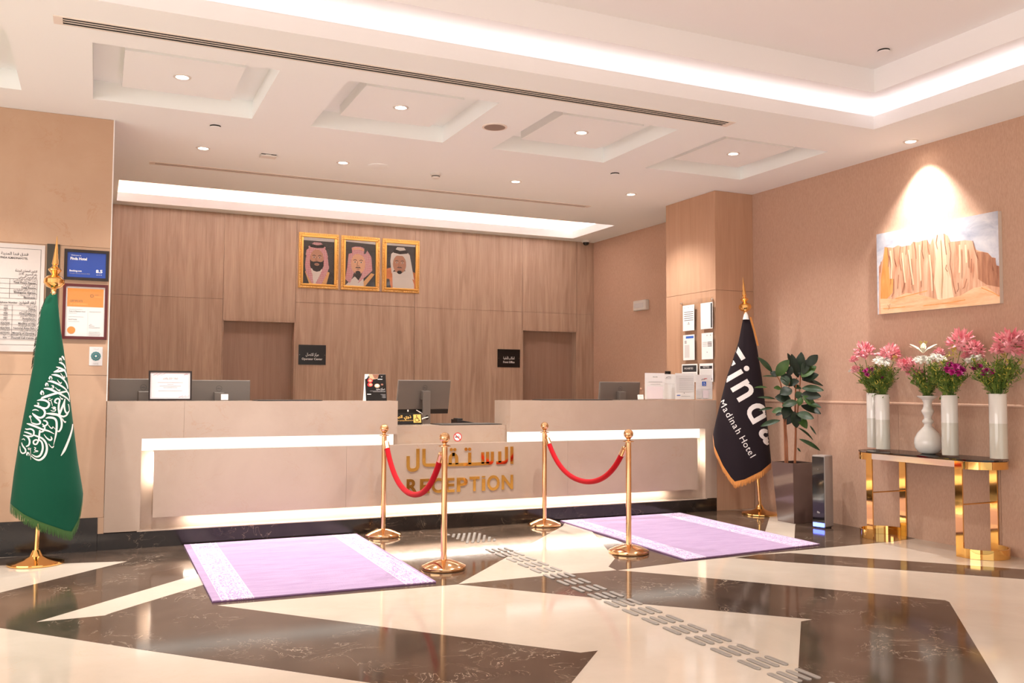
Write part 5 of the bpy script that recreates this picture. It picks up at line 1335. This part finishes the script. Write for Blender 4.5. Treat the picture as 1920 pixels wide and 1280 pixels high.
# ================================================================== ON THE COLUMN AND SIDE WALL
t = thing('notice_board', (CX0, 8.19, 1.80), 'clear acrylic notice board on four pegs on the wood column', 'notice board')
MB().box(CX0 - 0.018, CX0 - 0.014, 7.84 + 0.09, 8.56, 1.30, 2.30, 'acrylic').build('sheet', t)
for y in (7.965, 8.53):
    for z in (1.335, 2.272): MB().lathe([(0.010, 0.0), (0.010, 0.022), (0.006, 0.026)], (CX0 - 0.0005, y, z), 'chrome', 12, axis=(-1, 0, 0)).build('peg', t)
def paper_on_column(y0, y1, z0, z1, label, draw):
    """y0 the edge away from the viewer"""
    t = thing('notice_sheet', (CX0 - 0.02, (y0 + y1) / 2, (z0 + z1) / 2), label, 'notice', group='notices on the column panel')
    MB().box(CX0 - 0.030, CX0 - 0.0185, y1, y0, z0, z1, 'acrylic').build('sleeve', t)
    sh = MB().box(CX0 - 0.0320, CX0 - 0.0302, y1 + 0.002, y0 - 0.002, z0 + 0.002, z1 - 0.002, 'paper').build('sheet', t)
    pr = Print((CX0 - 0.0320, y0, z0), (0, -1, 0), Z_); draw(pr, y0 - y1, z1 - z0); pr.build('print', sh)
def q1(pr, w_, h):
    for k in range(5): pr.rect(w_ * 0.12, h * (0.40 + 0.08 * k), w_ * 0.92, h * (0.42 + 0.08 * k), 'ink')
    for x in (0.18, 0.5, 0.85): pr.disc(w_ * x, h * 0.9, 0.006, 'ink_soft', 10)
    pr.disc(w_ * 0.52, h * 0.31, 0.008, 'ink_soft', 10); pr.rect(w_ * 0.42, h * 0.25, w_ * 0.62, h * 0.27, 'ink_soft')
def q2(pr, w_, h):
    pr.rect(w_ * 0.84, h * 0.04, w_ * 0.96, h * 0.96, 'ink')
def q3(pr, w_, h):
    pr.rect(w_ * 0.25, h * 0.85, w_ * 0.92, h * 0.94, 'ink_blue'); pr.rect(w_ * 0.14, h * 0.1, w_ * 0.55, h * 0.6, 'paper_grey')
    for k in range(3): pr.rect(w_ * 0.14, h * (0.66 + 0.04 * k), w_ * 0.32, h * (0.685 + 0.04 * k), 'ink_soft')
def q4(pr, w_, h):
    for k in range(4): pr.rect(w_ * 0.1, h * (0.49 + 0.05 * k), w_ * 0.48, h * (0.5 + 0.05 * k), 'ink_soft'); pr.rect(w_ * 0.54, h * (0.485 + 0.05 * k), w_ * 0.9, h * (0.505 + 0.05 * k), 'ink')
    pr.disc(w_ * 0.5, h * 0.9, 0.007, 'ink_soft', 10); pr.disc(w_ * 0.8, h * 0.9, 0.007, 'ink_soft', 10); pr.disc(w_ * 0.5, h * 0.27, 0.007, 'ink_soft', 10)
def q5(pr, w_, h):
    pr.rect(w_ * 0.06, h * 0.56, w_ * 0.94, h * 0.92, 'ink'); pr.text('PROHIBITED', w_ * 0.45, h * 0.70, 0.03, 'ink_white'); pr.rect(w_ * 0.06, 0.01, w_ * 0.94, h * 0.5, 'paper_grey')
def q6(pr, w_, h):
    pr.rect(w_ * 0.06, h * 0.70, w_ * 0.94, h * 0.86, 'ink'); pr.text('NOTICE', w_ * 0.5, h * 0.75, 0.03, 'ink_white'); pr.rect(w_ * 0.06, 0.02, w_ * 0.94, h * 0.66, 'paper_grey'); pr.disc(w_ * 0.9, h * 0.16, 0.01, 'ink', 10)
paper_on_column(8.48, 8.262, 1.950, 2.242, 'white column notice with five dark lines, top row by the wall switch side', q1)
paper_on_column(8.148, 7.932, 1.952, 2.242, 'white column notice with a dark strip along one side, top row', q2)
paper_on_column(8.477, 8.260, 1.620, 1.908, 'white column notice with a blue heading bar', q3)
paper_on_column(8.134, 7.930, 1.620, 1.912, 'white column notice with short paired lines under the dark strip one', q4)
paper_on_column(8.505, 8.210, 1.375, 1.580, 'column notice with black heading half hidden behind standing notices', q5)
paper_on_column(8.175, 7.932, 1.375, 1.580, 'column notice with black heading and grey text next to the flag', q6)
t = thing('wall_switch', (CX0, 8.80, 1.46), 'small black switch plate on the column above the counter', 'switch')
MB().box(CX0 - 0.03, CX0, 8.765, 8.845, 1.405, 1.505, 'sign_black').build('plate', t, bevel=0.003)
MB().box(CX0 - 0.034, CX0 - 0.03, 8.785, 8.825, 1.43, 1.48, 'dark_grey').build('rocker', t)
a = on_x(1194, 566, SIDE_X); b_ = on_x(1217, 579, SIDE_X)
yc, zc = (a.y + b_.y) / 2, (a.z + b_.z) / 2
t = thing('emergency_light', (SIDE_X, yc, zc), 'white box emergency light on the side wall between back wall and column', 'light')
MB().box(SIDE_X - 0.06, SIDE_X, yc - 0.155, yc + 0.155, zc - 0.068, zc + 0.068, 'white_plastic').build('housing', t, bevel=0.012)
MB().box(SIDE_X - 0.064, SIDE_X - 0.058, yc - 0.10, yc + 0.125, zc - 0.035, zc + 0.030, 'paper_grey').build('diffuser', t, bevel=0.002)

# ================================================================== PAINTING
y0, y1, z0, z1 = 4.895, 6.137, 1.993, 2.736
t = thing('canyon_painting', (WALL_X, (y0 + y1) / 2, (z0 + z1) / 2), 'unframed canvas painting of orange canyon cliffs on the textured wall', 'painting')
MB().box(WALL_X - 0.042, WALL_X - 0.001, y0, y1, z0, z1, 'canvas_edge').build('stretcher', t)
pr = Print((WALL_X - 0.042, y1, z0), (0, -1, 0), Z_)
W, H = y1 - y0, z1 - z0
C1, CW, CH = (150, 1350), 1200, 790     # painted shapes, read off the canvas
def cp(x, y):
    p = on_x(1620 + x / 5.333, 380 + y / 5.333, WALL_X - 0.042); return (min(max((y1 - p.y), 0), W), min(max(p.z - z0, 0), H))
def S(m, *pts): pr.shape([cp(*p) for p in pts], m)
pr.rect(0, 0, W, H, 'canvas_sky')
S('canvas_cliff', (150, 640), (190, 560), (205, 440), (240, 445), (290, 450), (340, 425), (380, 440), (420, 430), (465, 425), (490, 390), (540, 395), (580, 380), (630, 370), (660, 420), (690, 350), (730, 320), (800, 308), (840, 330), (865, 390), (940, 385), (1010, 375), (1080, 380), (1120, 470), (1190, 490), (1240, 500), (1280, 545), (1310, 550), (1325, 625), (1365, 630), (1400, 660), (1440, 1010), (150, 1130))
S('canvas_gold', (195, 560), (210, 450), (240, 450), (245, 560), (255, 760), (300, 760), (285, 900), (230, 960), (165, 1000), (170, 760))
S('canvas_cliff_light', (690, 350), (730, 322), (800, 310), (815, 420), (830, 640), (870, 760), (900, 960), (740, 980), (700, 800), (720, 560))
S('canvas_cliff_dark', (1130, 490), (1190, 492), (1240, 502), (1280, 548), (1310, 552), (1325, 628), (1365, 632), (1390, 840), (1230, 820), (1140, 760))
S('canvas_sand', (170, 1120), (160, 960), (300, 960), (420, 900), (560, 920), (760, 970), (960, 930), (1100, 850), (1220, 830), (1440, 930), (1450, 1010))
for ln in ([(800, 310), (810, 420), (825, 520)], [(850, 400), (870, 500), (862, 620), (880, 720), (900, 840), (920, 910)], [(735, 322), (722, 400), (735, 460)], [(300, 450), (305, 560), (330, 640)], [(240, 450), (250, 560), (245, 640)], [(365, 440), (355, 560), (375, 680)], [(425, 430), (420, 520)], [(500, 392), (520, 470), (525, 560)], [(585, 380), (580, 480), (600, 560)], [(635, 372), (640, 450), (660, 520)], [(1090, 380), (1110, 470), (1140, 560)], [(1200, 495), (1205, 620)], [(1315, 552), (1320, 680), (1332, 720)], [(1270, 600), (1285, 690)], [(1030, 760), (1010, 840), (990, 860)], [(300, 760), (300, 900), (280, 940)], [(415, 780), (385, 900)], [(830, 620), (820, 660), (840, 690)], [(945, 800), (950, 860), (935, 890)], [(175, 590), (165, 700)], [(350, 720), (340, 860)], [(480, 560), (490, 700), (480, 820)], [(1080, 560), (1075, 700)]):
    pr.line([cp(*p) for p in ln], 0.007, 'canvas_brown')
for ln in ([(760, 340), (770, 500), (780, 700), (770, 900)], [(450, 470), (470, 620), (500, 820)], [(560, 420), (565, 600), (575, 780)], [(960, 420), (965, 560), (960, 700)], [(270, 480), (285, 620), (280, 760)], [(1020, 420), (1030, 600)], [(660, 520), (680, 700), (690, 880)], [(390, 500), (400, 640), (420, 800)]):
    pr.line([cp(*p) for p in ln], 0.016, 'canvas_cliff_light')
for ln in ([(320, 960), (560, 900), (640, 880)], [(600, 1030), (860, 1000), (1020, 970)], [(1180, 850), (1300, 900), (1400, 930)], [(200, 1060), (420, 1040)]): pr.line([cp(*p) for p in ln], 0.007, 'canvas_gold')
pr.line([cp(245, 1020), cp(265, 1060)], 0.004, 'canvas_brown'); pr.line([cp(270, 1010), cp(250, 1070)], 0.004, 'canvas_brown')
pr.build('paint', t)

# ================================================================== CONSOLE TABLE
TX0, TX1, TYA, TYB, TZ = 6.145, 6.553, 4.972, 5.93, 0.762
RX = (TX1 - TX0) / 2; XM = (TX0 + TX1) / 2
tab = thing('console_table', (XM, (TYA + TYB) / 2, 0.002), 'gold console table with smoked glass top against the wall', 'table')
def stadium(r, n=16, ya=TYA, yb=TYB):
    p = [(XM + r * math.cos(math.pi + math.pi * k / n), ya + r * math.sin(math.pi + math.pi * k / n)) for k in range(n + 1)]
    return p + [(XM + r * math.cos(math.pi * k / n), yb + r * math.sin(math.pi * k / n)) for k in range(n + 1)]
MB().prism([(x, y, TZ - 0.010) for x, y in stadium(RX + 0.002)], (0, 0, 0.010), 'smoked_glass').build('glass_top', tab)
MB().prism([(x, y, TZ - 0.016) for x, y in stadium(RX - 0.008)], (0, 0, 0.004), 'black_gloss').build('sub_top', tab)
def dband(yc, sgn, z0, z1, t_=0.012):
    """half round band, closed by nothing on the straight side"""
    n = 20; b = MB(); rows = []
    for k in range(n + 1):
        a = math.pi * k / n; c, s = math.cos(a), math.sin(a) * sgn
        rows.append([(XM + RX * c, yc + RX * s, z0), (XM + RX * c, yc + RX * s, z1), (XM + (RX - t_) * c, yc + (RX - t_) * s, z1), (XM + (RX - t_) * c, yc + (RX - t_) * s, z0)])
    b.grid(rows, 'gold_mirror', closed=True); return b
LW = 0.062
for yc, sgn in ((TYA, -1), (TYB, 1)):
    dband(yc, sgn, 0.002, 0.075).build('base_band', tab); dband(yc, sgn, TZ - 0.075, TZ - 0.017).build('top_band', tab)
    for x in (TX0, TX1 - 0.012):
        ya, yb = (yc - 0.004, yc + LW) if sgn < 0 else (yc - LW, yc + 0.004)
        MB().box(x, x + 0.012, ya, yb, 0.002, TZ - 0.017, 'gold_mirror').build('leg', tab)
    ys = yc + (LW * 0.5 if sgn < 0 else -LW * 0.5)
    MB().tube([(TX0 + 0.006, ys, 0.405), (TX1 - 0.006, ys, 0.405)], 0.006, 'gold', 10).build('stretcher', tab)
for x in (TX0, TX1 - 0.012):
    MB().box(x, x + 0.012, TYA + LW, TYB - LW, TZ - 0.066, TZ - 0.017, 'mirror_strip').build('apron', tab)

# ================================================================== VASES AND BOUQUETS
VH = 0.50
def vase(px, x, label, r=0.062, h=VH, lvl=0.55):
    p = on_x(px, 850, x)
    t = thing('cylinder_vase', (x, p.y, TZ + 0.0005), label, 'vase', group='white glass vases on the console table')
    MB().lathe([(r - 0.003, 0.0), (r, 0.003), (r, 0.012)], (0, 0, 0), 'acrylic', 32).build('clear_foot', t, local=True)
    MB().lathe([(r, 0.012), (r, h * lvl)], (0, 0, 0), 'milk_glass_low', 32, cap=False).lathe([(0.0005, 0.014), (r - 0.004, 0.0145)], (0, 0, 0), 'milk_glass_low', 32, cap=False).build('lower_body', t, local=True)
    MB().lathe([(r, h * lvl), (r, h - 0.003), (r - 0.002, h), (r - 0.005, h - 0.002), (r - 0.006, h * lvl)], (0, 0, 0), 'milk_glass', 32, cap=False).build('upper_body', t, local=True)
    return Vector((x, p.y, TZ + h))
vA1 = vase(1638, 6.47, 'slim white vase standing behind its twin on the console table', 0.054, 0.505)
vA2 = vase(1656, 6.36, 'tall white vase with white and yellow blooms, first in front on the table', 0.060, 0.495)
vC = vase(1782, 6.31, 'tall white vase next to the round bellied one, with magenta blooms', 0.063, 0.495)
vD = vase(1873, 6.35, 'tall white vase standing alone at the curved table end', 0.064, 0.51)
pB = on_x(1741, 850, 6.40)
t = thing('bulb_vase', (6.40, pB.y, TZ + 0.0005), 'white glass vase with round belly and ringed neck on the console table', 'vase')
prof = [(0.05, 0.0), (0.082, 0.014), (0.105, 0.05), (0.112, 0.09), (0.107, 0.13), (0.085, 0.175), (0.055, 0.208), (0.034, 0.230), (0.030, 0.248), (0.044, 0.262), (0.047, 0.272), (0.040, 0.284), (0.030, 0.296), (0.031, 0.315), (0.040, 0.332), (0.050, 0.352), (0.050, 0.364), (0.038, 0.382), (0.034, 0.40), (0.034, 0.43), (0.045, 0.455), (0.078, 0.475), (0.085, 0.483), (0.083, 0.488)]
MB().lathe(prof, (0, 0, 0), 'milk_glass', 40, cap=True).build('body', t, local=True)
vB = Vector((6.40, pB.y, TZ + 0.488))

rd = random.Random(11)
def petal(b, base, tip, w_, m, nrm=None, cup=0.0):
    base, tip = Vector(base), Vector(tip); d = tip - base; L = d.length
    s = d.cross(nrm if nrm is not None else Vector((0.3, 0.5, 0.8))); s = s.normalized() * w_ / 2 if s.length > 1e-6 else Vector((w_ / 2, 0, 0))
    n_ = s.cross(d).normalized() * cup
    i = len(b.v)
    b.v += [tuple(base), tuple(base + d * 0.45 - s + n_), tuple(base + d * 0.45 + s + n_), tuple(base + d * 0.8 - s * 0.75 + n_ * 0.6), tuple(base + d * 0.8 + s * 0.75 + n_ * 0.6), tuple(tip)]
    b.face((i, i + 2, i + 1), m, True); b.face((i + 1, i + 2, i + 4, i + 3), m, True); b.face((i + 3, i + 4, i + 5), m, True)
def bloom_mesh(name, kind):
    b = MB(); R = random.Random(len(kind))
    if kind == 'pink':
        for k in range(150):
            a = R.uniform(0, 2 * math.pi); e = math.asin(R.uniform(-0.25, 1)); d = Vector((math.cos(a) * math.cos(e), math.sin(a) * math.cos(e), math.sin(e)))
            j = Vector((R.uniform(-1, 1), R.uniform(-1, 1), R.uniform(-1, 1))) * 0.35
            petal(b, d * R.uniform(0.40, 0.6), d * R.uniform(0.85, 1.08) + j * 0.5, 0.16, 'petal_pink', d + j, 0.03)
        for k in range(16):
            a = R.uniform(0, 2 * math.pi); d = Vector((math.cos(a), math.sin(a), R.uniform(-0.1, 0.7))).normalized(); petal(b, d * 0.1, d * 0.75, 0.08, 'foliage')
        b.sphere((0, 0, 0.0), 0.40, 'petal_pink', 10, 6)
    elif kind in ('white', 'magenta'):
        m = 'petal_white' if kind == 'white' else 'petal_magenta'
        for c in range(7):
            ca = 2 * math.pi * c / 6; cc = Vector((0.52 * math.cos(ca), 0.52 * math.sin(ca), R.uniform(0.0, 0.25))) if c < 6 else Vector((0, 0, 0.35))
            for k in range(30):
                a = 2.399 * k; e = math.radians(85 - 78 * (k / 30)); d = Vector((math.cos(a) * math.cos(e), math.sin(a) * math.cos(e), math.sin(e)))
                petal(b, cc + d * 0.08, cc + d * (0.34 + 0.1 * k / 30), 0.13, m, Z_, 0.02)
            b.sphere(cc, 0.14, m, 8, 5)
    elif kind == 'lily':
        for k in range(6):
            a = 2 * math.pi * k / 6 + 0.3; d = Vector((math.cos(a), math.sin(a), 0.55)).normalized(); petal(b, (0, 0, 0), d * 1.1, 0.34 if k % 2 else 0.26, 'petal_cream', Z_, 0.10)
        for k in range(6):
            a = 2 * math.pi * k / 6; d = Vector((0.22 * math.cos(a), 0.22 * math.sin(a), 0.75)); b.tube([(0, 0, 0), d], 0.012, 'foliage_yellow', 4); b.sphere(d, 0.035, 'foliage_yellow', 5, 4)
    else:
        for k in range(70):
            h = R.uniform(0, 1); a = R.uniform(0, 6.28); r = 0.45 * (1 - 0.6 * h); p = Vector((r * math.cos(a) * R.random(), r * math.sin(a) * R.random(), h - 0.2)); petal(b, p, p + Vector((R.uniform(-.15, .15), R.uniform(-.15, .15), R.uniform(0.02, .2))), 0.10, 'foliage_yellow')
    o = b.build(name); me = o.data; bpy.data.objects.remove(o); return me
BL = {k: bloom_mesh(k, k) for k in ('pink', 'white', 'magenta', 'lily', 'yellow')}
NAME = dict(pink='pink_bloom', white='white_bloom', magenta='magenta_bloom', lily='lily_bloom', yellow='yellow_spray')
def bouquet(mouth, blooms, label, seed, spread=0.16, height=0.24, nf=70, mr=0.04):
    R = random.Random(seed)
    t = thing('flower_bouquet', mouth - Z_ * 0.06, label, 'flowers', group='bouquets on the console table')
    org = mouth - Z_ * 0.05
    n_st = MB()
    for kind, cx, cy, r, dx in blooms:
        x = mouth.x + dx
        p = on_x(1580 + cx / 4.571, 600 + cy / 4.571, x); rr = 1.12 * r / 4.571 / FPX * (p - EYE).dot(FWD)
        d = (p - org).normalized(); q = Vector((0, 0, 1)).rotation_difference((d + Vector((-0.35, -0.5, 0.25)) * 0.5).normalized())
        s = rr * (1.0 if kind != 'lily' else 1.0)
        share(NAME[kind], BL[kind], t, mat4=world_m(t).inverted() @ (Matrix.Translation(p) @ (q @ Quaternion((0, 0, 1), R.uniform(0, 6))).to_matrix().to_4x4() @ Matrix.Scale(s, 4)))
        st = MB(); st.tube(smooth_path([tuple(org + Vector((R.uniform(-1, 1), R.uniform(-1, 1), 0)) * mr * 0.6), tuple(mouth + (p - mouth) * 0.35 + Z_ * 0.01 + Vector((R.uniform(-1, 1), R.uniform(-1, 1), 0)) * mr * 0.4), tuple(p - d * rr * 0.2)], 4), 0.0032, 'foliage', 6); st.build('stem', t)
    f = MB()
    for k in range(nf):
        a = R.uniform(0, 6.283); sp = math.sqrt(R.random()) * spread; e = mouth + Vector((min(math.cos(a) * sp, WALL_X - 0.02 - mouth.x), math.sin(a) * sp, R.uniform(0.35, 1.0) * height))
        s0_ = mouth + Vector((math.cos(a), math.sin(a), 0)) * mr * R.random() - Z_ * 0.02
        md = s0_ + (e - s0_) * 0.5 + Z_ * 0.03
        pth = smooth_path([tuple(s0_), tuple(md), tuple(e)], 4); f.tube(pth, 0.0014, 'foliage', 3, cap=False)
        for q_ in range(2, len(pth)):
            for _ in range(3):
                p = Vector(pth[q_]); v = Vector((R.uniform(-1, 1), R.uniform(-1, 1), R.uniform(-0.1, 1.2))).normalized() * R.uniform(0.022, 0.045)
                petal(f, p, p + v, 0.008, 'foliage' if R.random() < 0.86 else 'foliage_yellow')
    for k in range(10):
        a = R.uniform(0, 6.283); p = mouth + Vector((math.cos(a), math.sin(a), 0)) * mr; petal(f, p, p + Vector((math.cos(a) * 0.03, math.sin(a) * 0.03, R.uniform(-0.04, 0.03))), 0.018, 'foliage')
    tag(f.build('foliage', t), kind='stuff')
bouquet(vA1, [('pink', 185, 285, 88, -0.06), ('pink', 118, 430, 42, -0.03), ('pink', 95, 345, 36, -0.03), ('white', 72, 440, 26, -0.02), ('magenta', 232, 455, 62, -0.14)], 'bouquet of pink blooms and one magenta flower in the slim rear vase', 1, 0.13, 0.24, 60, 0.035)
bouquet(vA2, [('pink', 400, 305, 92, 0.02), ('white', 340, 378, 85, -0.06), ('pink', 515, 390, 58, 0.0), ('yellow', 440, 345, 60, -0.02), ('yellow', 310, 465, 52, -0.09), ('magenta', 330, 492, 22, -0.06)], 'bouquet of pink, white and yellow blooms in the front twin vase', 2, 0.15, 0.25, 70, 0.04)
bouquet(vB, [('lily', 690, 285, 120, 0.0), ('white', 690, 370, 92, -0.05), ('white', 812, 345, 78, 0.0), ('pink', 575, 385, 62, 0.0), ('pink', 640, 445, 46, -0.06), ('pink', 820, 290, 48, 0.05), ('pink', 575, 455, 34, 0.0)], 'bouquet with a cream lily and white clusters in the round bellied vase', 3, 0.15, 0.24, 70, 0.025)
bouquet(vC, [('pink', 1020, 215, 122, 0.06), ('pink', 1130, 265, 80, 0.06), ('pink', 1060, 320, 45, 0.04), ('magenta', 955, 440, 98, -0.08), ('yellow', 950, 300, 90, 0.02), ('yellow', 890, 350, 60, -0.04)], 'bouquet of pink blooms over a large magenta flower beside the round bellied vase', 4, 0.17, 0.28, 80, 0.045)
bouquet(vD, [('pink', 1425, 225, 135, 0.03), ('pink', 1500, 180, 80, 0.05), ('pink', 1325, 268, 58, 0.0), ('white', 1135, 360, 90, -0.02), ('magenta', 1160, 415, 62, -0.06), ('magenta', 1245, 460, 72, -0.10), ('yellow', 1370, 340, 70, 0.0)], 'bouquet of pink, white and magenta blooms in the end vase', 5, 0.20, 0.28, 110, 0.05)

# ================================================================== POTTED RUBBER PLANT
pc = Vector((6.275, 6.975, 0))
pl = thing('potted_plant', pc + Z_ * 0.002, 'rubber plant with dark glossy leaves in a tapered brown pot beside the flag', 'plant')
def frustum(b, c, h0, h1, z0_, z1_, m):
    q = [(-1, -1), (1, -1), (1, 1), (-1, 1)]
    lo = [(c.x + x * h0, c.y + y * h0, z0_) for x, y in q]; hi = [(c.x + x * h1, c.y + y * h1, z1_) for x, y in q]
    i = len(b.v); b.v += lo + hi
    for k in range(4): b.face((i + k, i + (k + 1) % 4, i + 4 + (k + 1) % 4, i + 4 + k), m)
    return b
pb = MB(); frustum(pb, pc, 0.115, 0.152, 0.002, 0.58, 'pot_brown'); pb.box(pc.x - 0.115, pc.x + 0.115, pc.y - 0.115, pc.y + 0.115, 0.002, 0.01, 'pot_brown')
inn = MB(); 
pb.build('pot', pl)
rim = MB()
for q in ((-0.152, 0.152, -0.152, -0.137), (-0.152, 0.152, 0.137, 0.152), (-0.152, -0.137, -0.137, 0.137), (0.137, 0.152, -0.137, 0.137)): rim.box(pc.x + q[0], pc.x + q[1], pc.y + q[2], pc.y + q[3], 0.572, 0.584, 'pot_brown')
rim.build('rim', pl)
MB().box(pc.x - 0.137, pc.x + 0.137, pc.y - 0.137, pc.y + 0.137, 0.54, 0.556, 'soil').build('soil', pl)
vp = Vector((pc.x, pc.y, 0)).normalized(); up_ = Vector((vp.y, -vp.x, 0))
def plp(x, y, d=0.0):
    return on_plane(1400 + x / 5.333, 640 + y / 5.333, pc - vp * d, -vp)
for pth, r0, r1 in (([(388, 1215), (382, 1000), (375, 820), (360, 600), (340, 420), (300, 340)], 0.010, 0.005), ([(408, 1215), (402, 1000), (392, 860), (400, 640), (420, 480), (430, 380)], 0.009, 0.005), ([(482, 1215), (488, 1000), (490, 860), (485, 640), (490, 480), (500, 360)], 0.012, 0.006), ([(490, 870), (515, 640), (532, 450), (540, 320)], 0.008, 0.005)):
    q = smooth_path([tuple(plp(x, y, 0.0)) for x, y in pth], 4); n_ = len(q)
    MB().tube(q, [r0 + (r1 - r0) * i / (n_ - 1) for i in range(n_)], 'bark', 8).build('stem', pl)
def leaf_mesh(m):
    b = MB(); n_ = 8; rows = []
    for i in range(n_ + 1):
        s = i / n_; w_ = 0.5 * math.sin(math.pi * min(1, s * 0.97 + 0.015)) ** 0.72 * (1 - 0.12 * s); z = 0.07 * math.sin(math.pi * s) - 0.10 * s * s
        rows.append([(-w_, s, z + 0.10 * w_), (-w_ * 0.5, s, z + 0.02), (0, s, z - 0.012), (w_ * 0.5, s, z + 0.02), (w_, s, z + 0.10 * w_)])
    b.grid(rows, m); o = b.build('leaf'); me = o.data; bpy.data.objects.remove(o); return me
LMESH = {k: leaf_mesh(k) for k in ('ficus_dark', 'ficus_mid', 'ficus_light')}
LEAVES = [((255, 305), (115, 155), 48, 'm'), ((300, 345), (418, 185), 100, 'l'), ((312, 350), (238, 300), 62, 'd'), ((345, 330), (455, 420), 95, 'd'), ((425, 340), (440, 245), 64, 'd'), ((505, 345), (415, 120), 62, 'd'), ((515, 360), (452, 130), 72, 'd'), ((540, 340), (540, 105), 96, 'd'), ((565, 330), (615, 170), 74, 'd'), ((605, 240), (708, 135), 84, 'd'), ((548, 355), (692, 240), 92, 'l'), ((555, 385), (716, 325), 96, 'd'), ((570, 390), (770, 436), 46, 'd'), ((552, 468), (770, 482), 74, 'm'), ((545, 530), (742, 545), 92, 'd'), ((560, 540), (692, 655), 66, 'l'), ((545, 640), (742, 715), 80, 'd'), ((600, 620), (745, 655), 50, 'm'), ((500, 720), (672, 765), 84, 'm'), ((520, 745), (602, 866), 72, 'l'), ((470, 700), (505, 862), 92, 'd'), ((445, 680), (400, 830), 108, 'd'), ((505, 602), (358, 640), 72, 'm'), ((440, 575), (285, 555), 92, 'd'), ((452, 480), (335, 520), 98, 'd'), ((345, 470), (275, 462), 44, 'l'), ((525, 400), (395, 425), 76, 'd'), ((285, 575), (110, 553), 24, 'm'), ((262, 662), (125, 686), 24, 'm'), ((372, 682), (248, 700), 62, 'l'), ((360, 720), (285, 732), 36, 'd'), ((335, 790), (135, 842), 52, 'm'), ((515, 862), (672, 982), 26, 'm'), ((525, 975), (742, 1085), 42, 'm'), ((632, 840), (695, 930), 16, 'm'), ((505, 1062), (540, 1102), 16, 'm'), ((285, 352), (158, 344), 18, 'm'), ((205, 460), (80, 456), 22, 'l'), ((550, 560), (522, 640), 62, 'l'), ((440, 590), (405, 670), 66, 'd'), ((365, 335), (405, 440), 84, 'm'), ((470, 440), (545, 472), 44, 'm'), ((600, 300), (555, 375), 70, 'd'), ((420, 640), (375, 760), 90, 'd'), ((500, 500), (545, 580), 66, 'm')]
R = random.Random(21)
for (bx, by), (tx, ty), w_, c in LEAVES:
    d0 = R.uniform(-0.02, 0.06); d1 = d0 + R.uniform(-0.06, 0.09)
    a, b_ = plp(bx, by, d0), plp(tx, ty, d1)
    if b_.x > WALL_X - 0.03: b_.x = WALL_X - 0.03
    yv = b_ - a; L = yv.length; ww_ = 1.22 * w_ / 5.333 / FPX * (a - EYE).dot(FWD)
    tow = (EYE - a).normalized() * 0.9 + Z_ * 0.5 + Vector((R.uniform(-.3, .3), R.uniform(-.3, .3), R.uniform(-.2, .2)))
    xv = yv.cross(tow).normalized(); zv = xv.cross(yv).normalized()
    mt_ = Matrix((xv * ww_, yv, zv * max(L * 0.7, ww_))).transposed().to_4x4(); mt_.translation = a
    share('leaf', LMESH[{'d': 'ficus_dark', 'm': 'ficus_mid', 'l': 'ficus_light'}[c]], pl, mat4=world_m(pl).inverted() @ mt_)

# ================================================================== AIR PURIFIER
rz = math.radians(14)
ap = thing('air_purifier', (6.187 + 0.062 * math.cos(rz) - 0.062 * math.sin(rz) * -0.0, 6.496 + 0.075, 0.002), 'slim grey tower air purifier glowing blue at its foot beside the pot', 'air purifier', rz)
MB().box(-0.062, 0.078, -0.068, 0.068, 0.012, 0.680, 'purifier_grey').build('body', ap, local=True, bevel=0.010)
MB().box(-0.068, -0.0625, -0.062, 0.062, 0.055, 0.665, 'black_gloss').build('front_panel', ap, local=True, bevel=0.002)
MB().box(-0.070, -0.062, -0.058, 0.058, 0.014, 0.050, 'blue_glow').build('glow_strip', ap, local=True)
MB().box(-0.05, 0.058, -0.055, 0.055, 0.0, 0.012, 'dark_grey').build('foot', ap, local=True)
pr = Print((-0.0681, 0, 0.15), (0, -1, 0), Z_); pr.disc(-0.006, 0.0, 0.010, 'ink_soft', 14); pr.disc(0.008, -0.004, 0.008, 'ink_soft', 12); pr.mb.build('logo', ap, local=True)
pr = Print((-0.0681, 0, 0.55), (0, -1, 0), Z_); pr.disc(0, 0.0, 0.004, 'ink_soft', 10); pr.mb.build('indicator', ap, local=True)
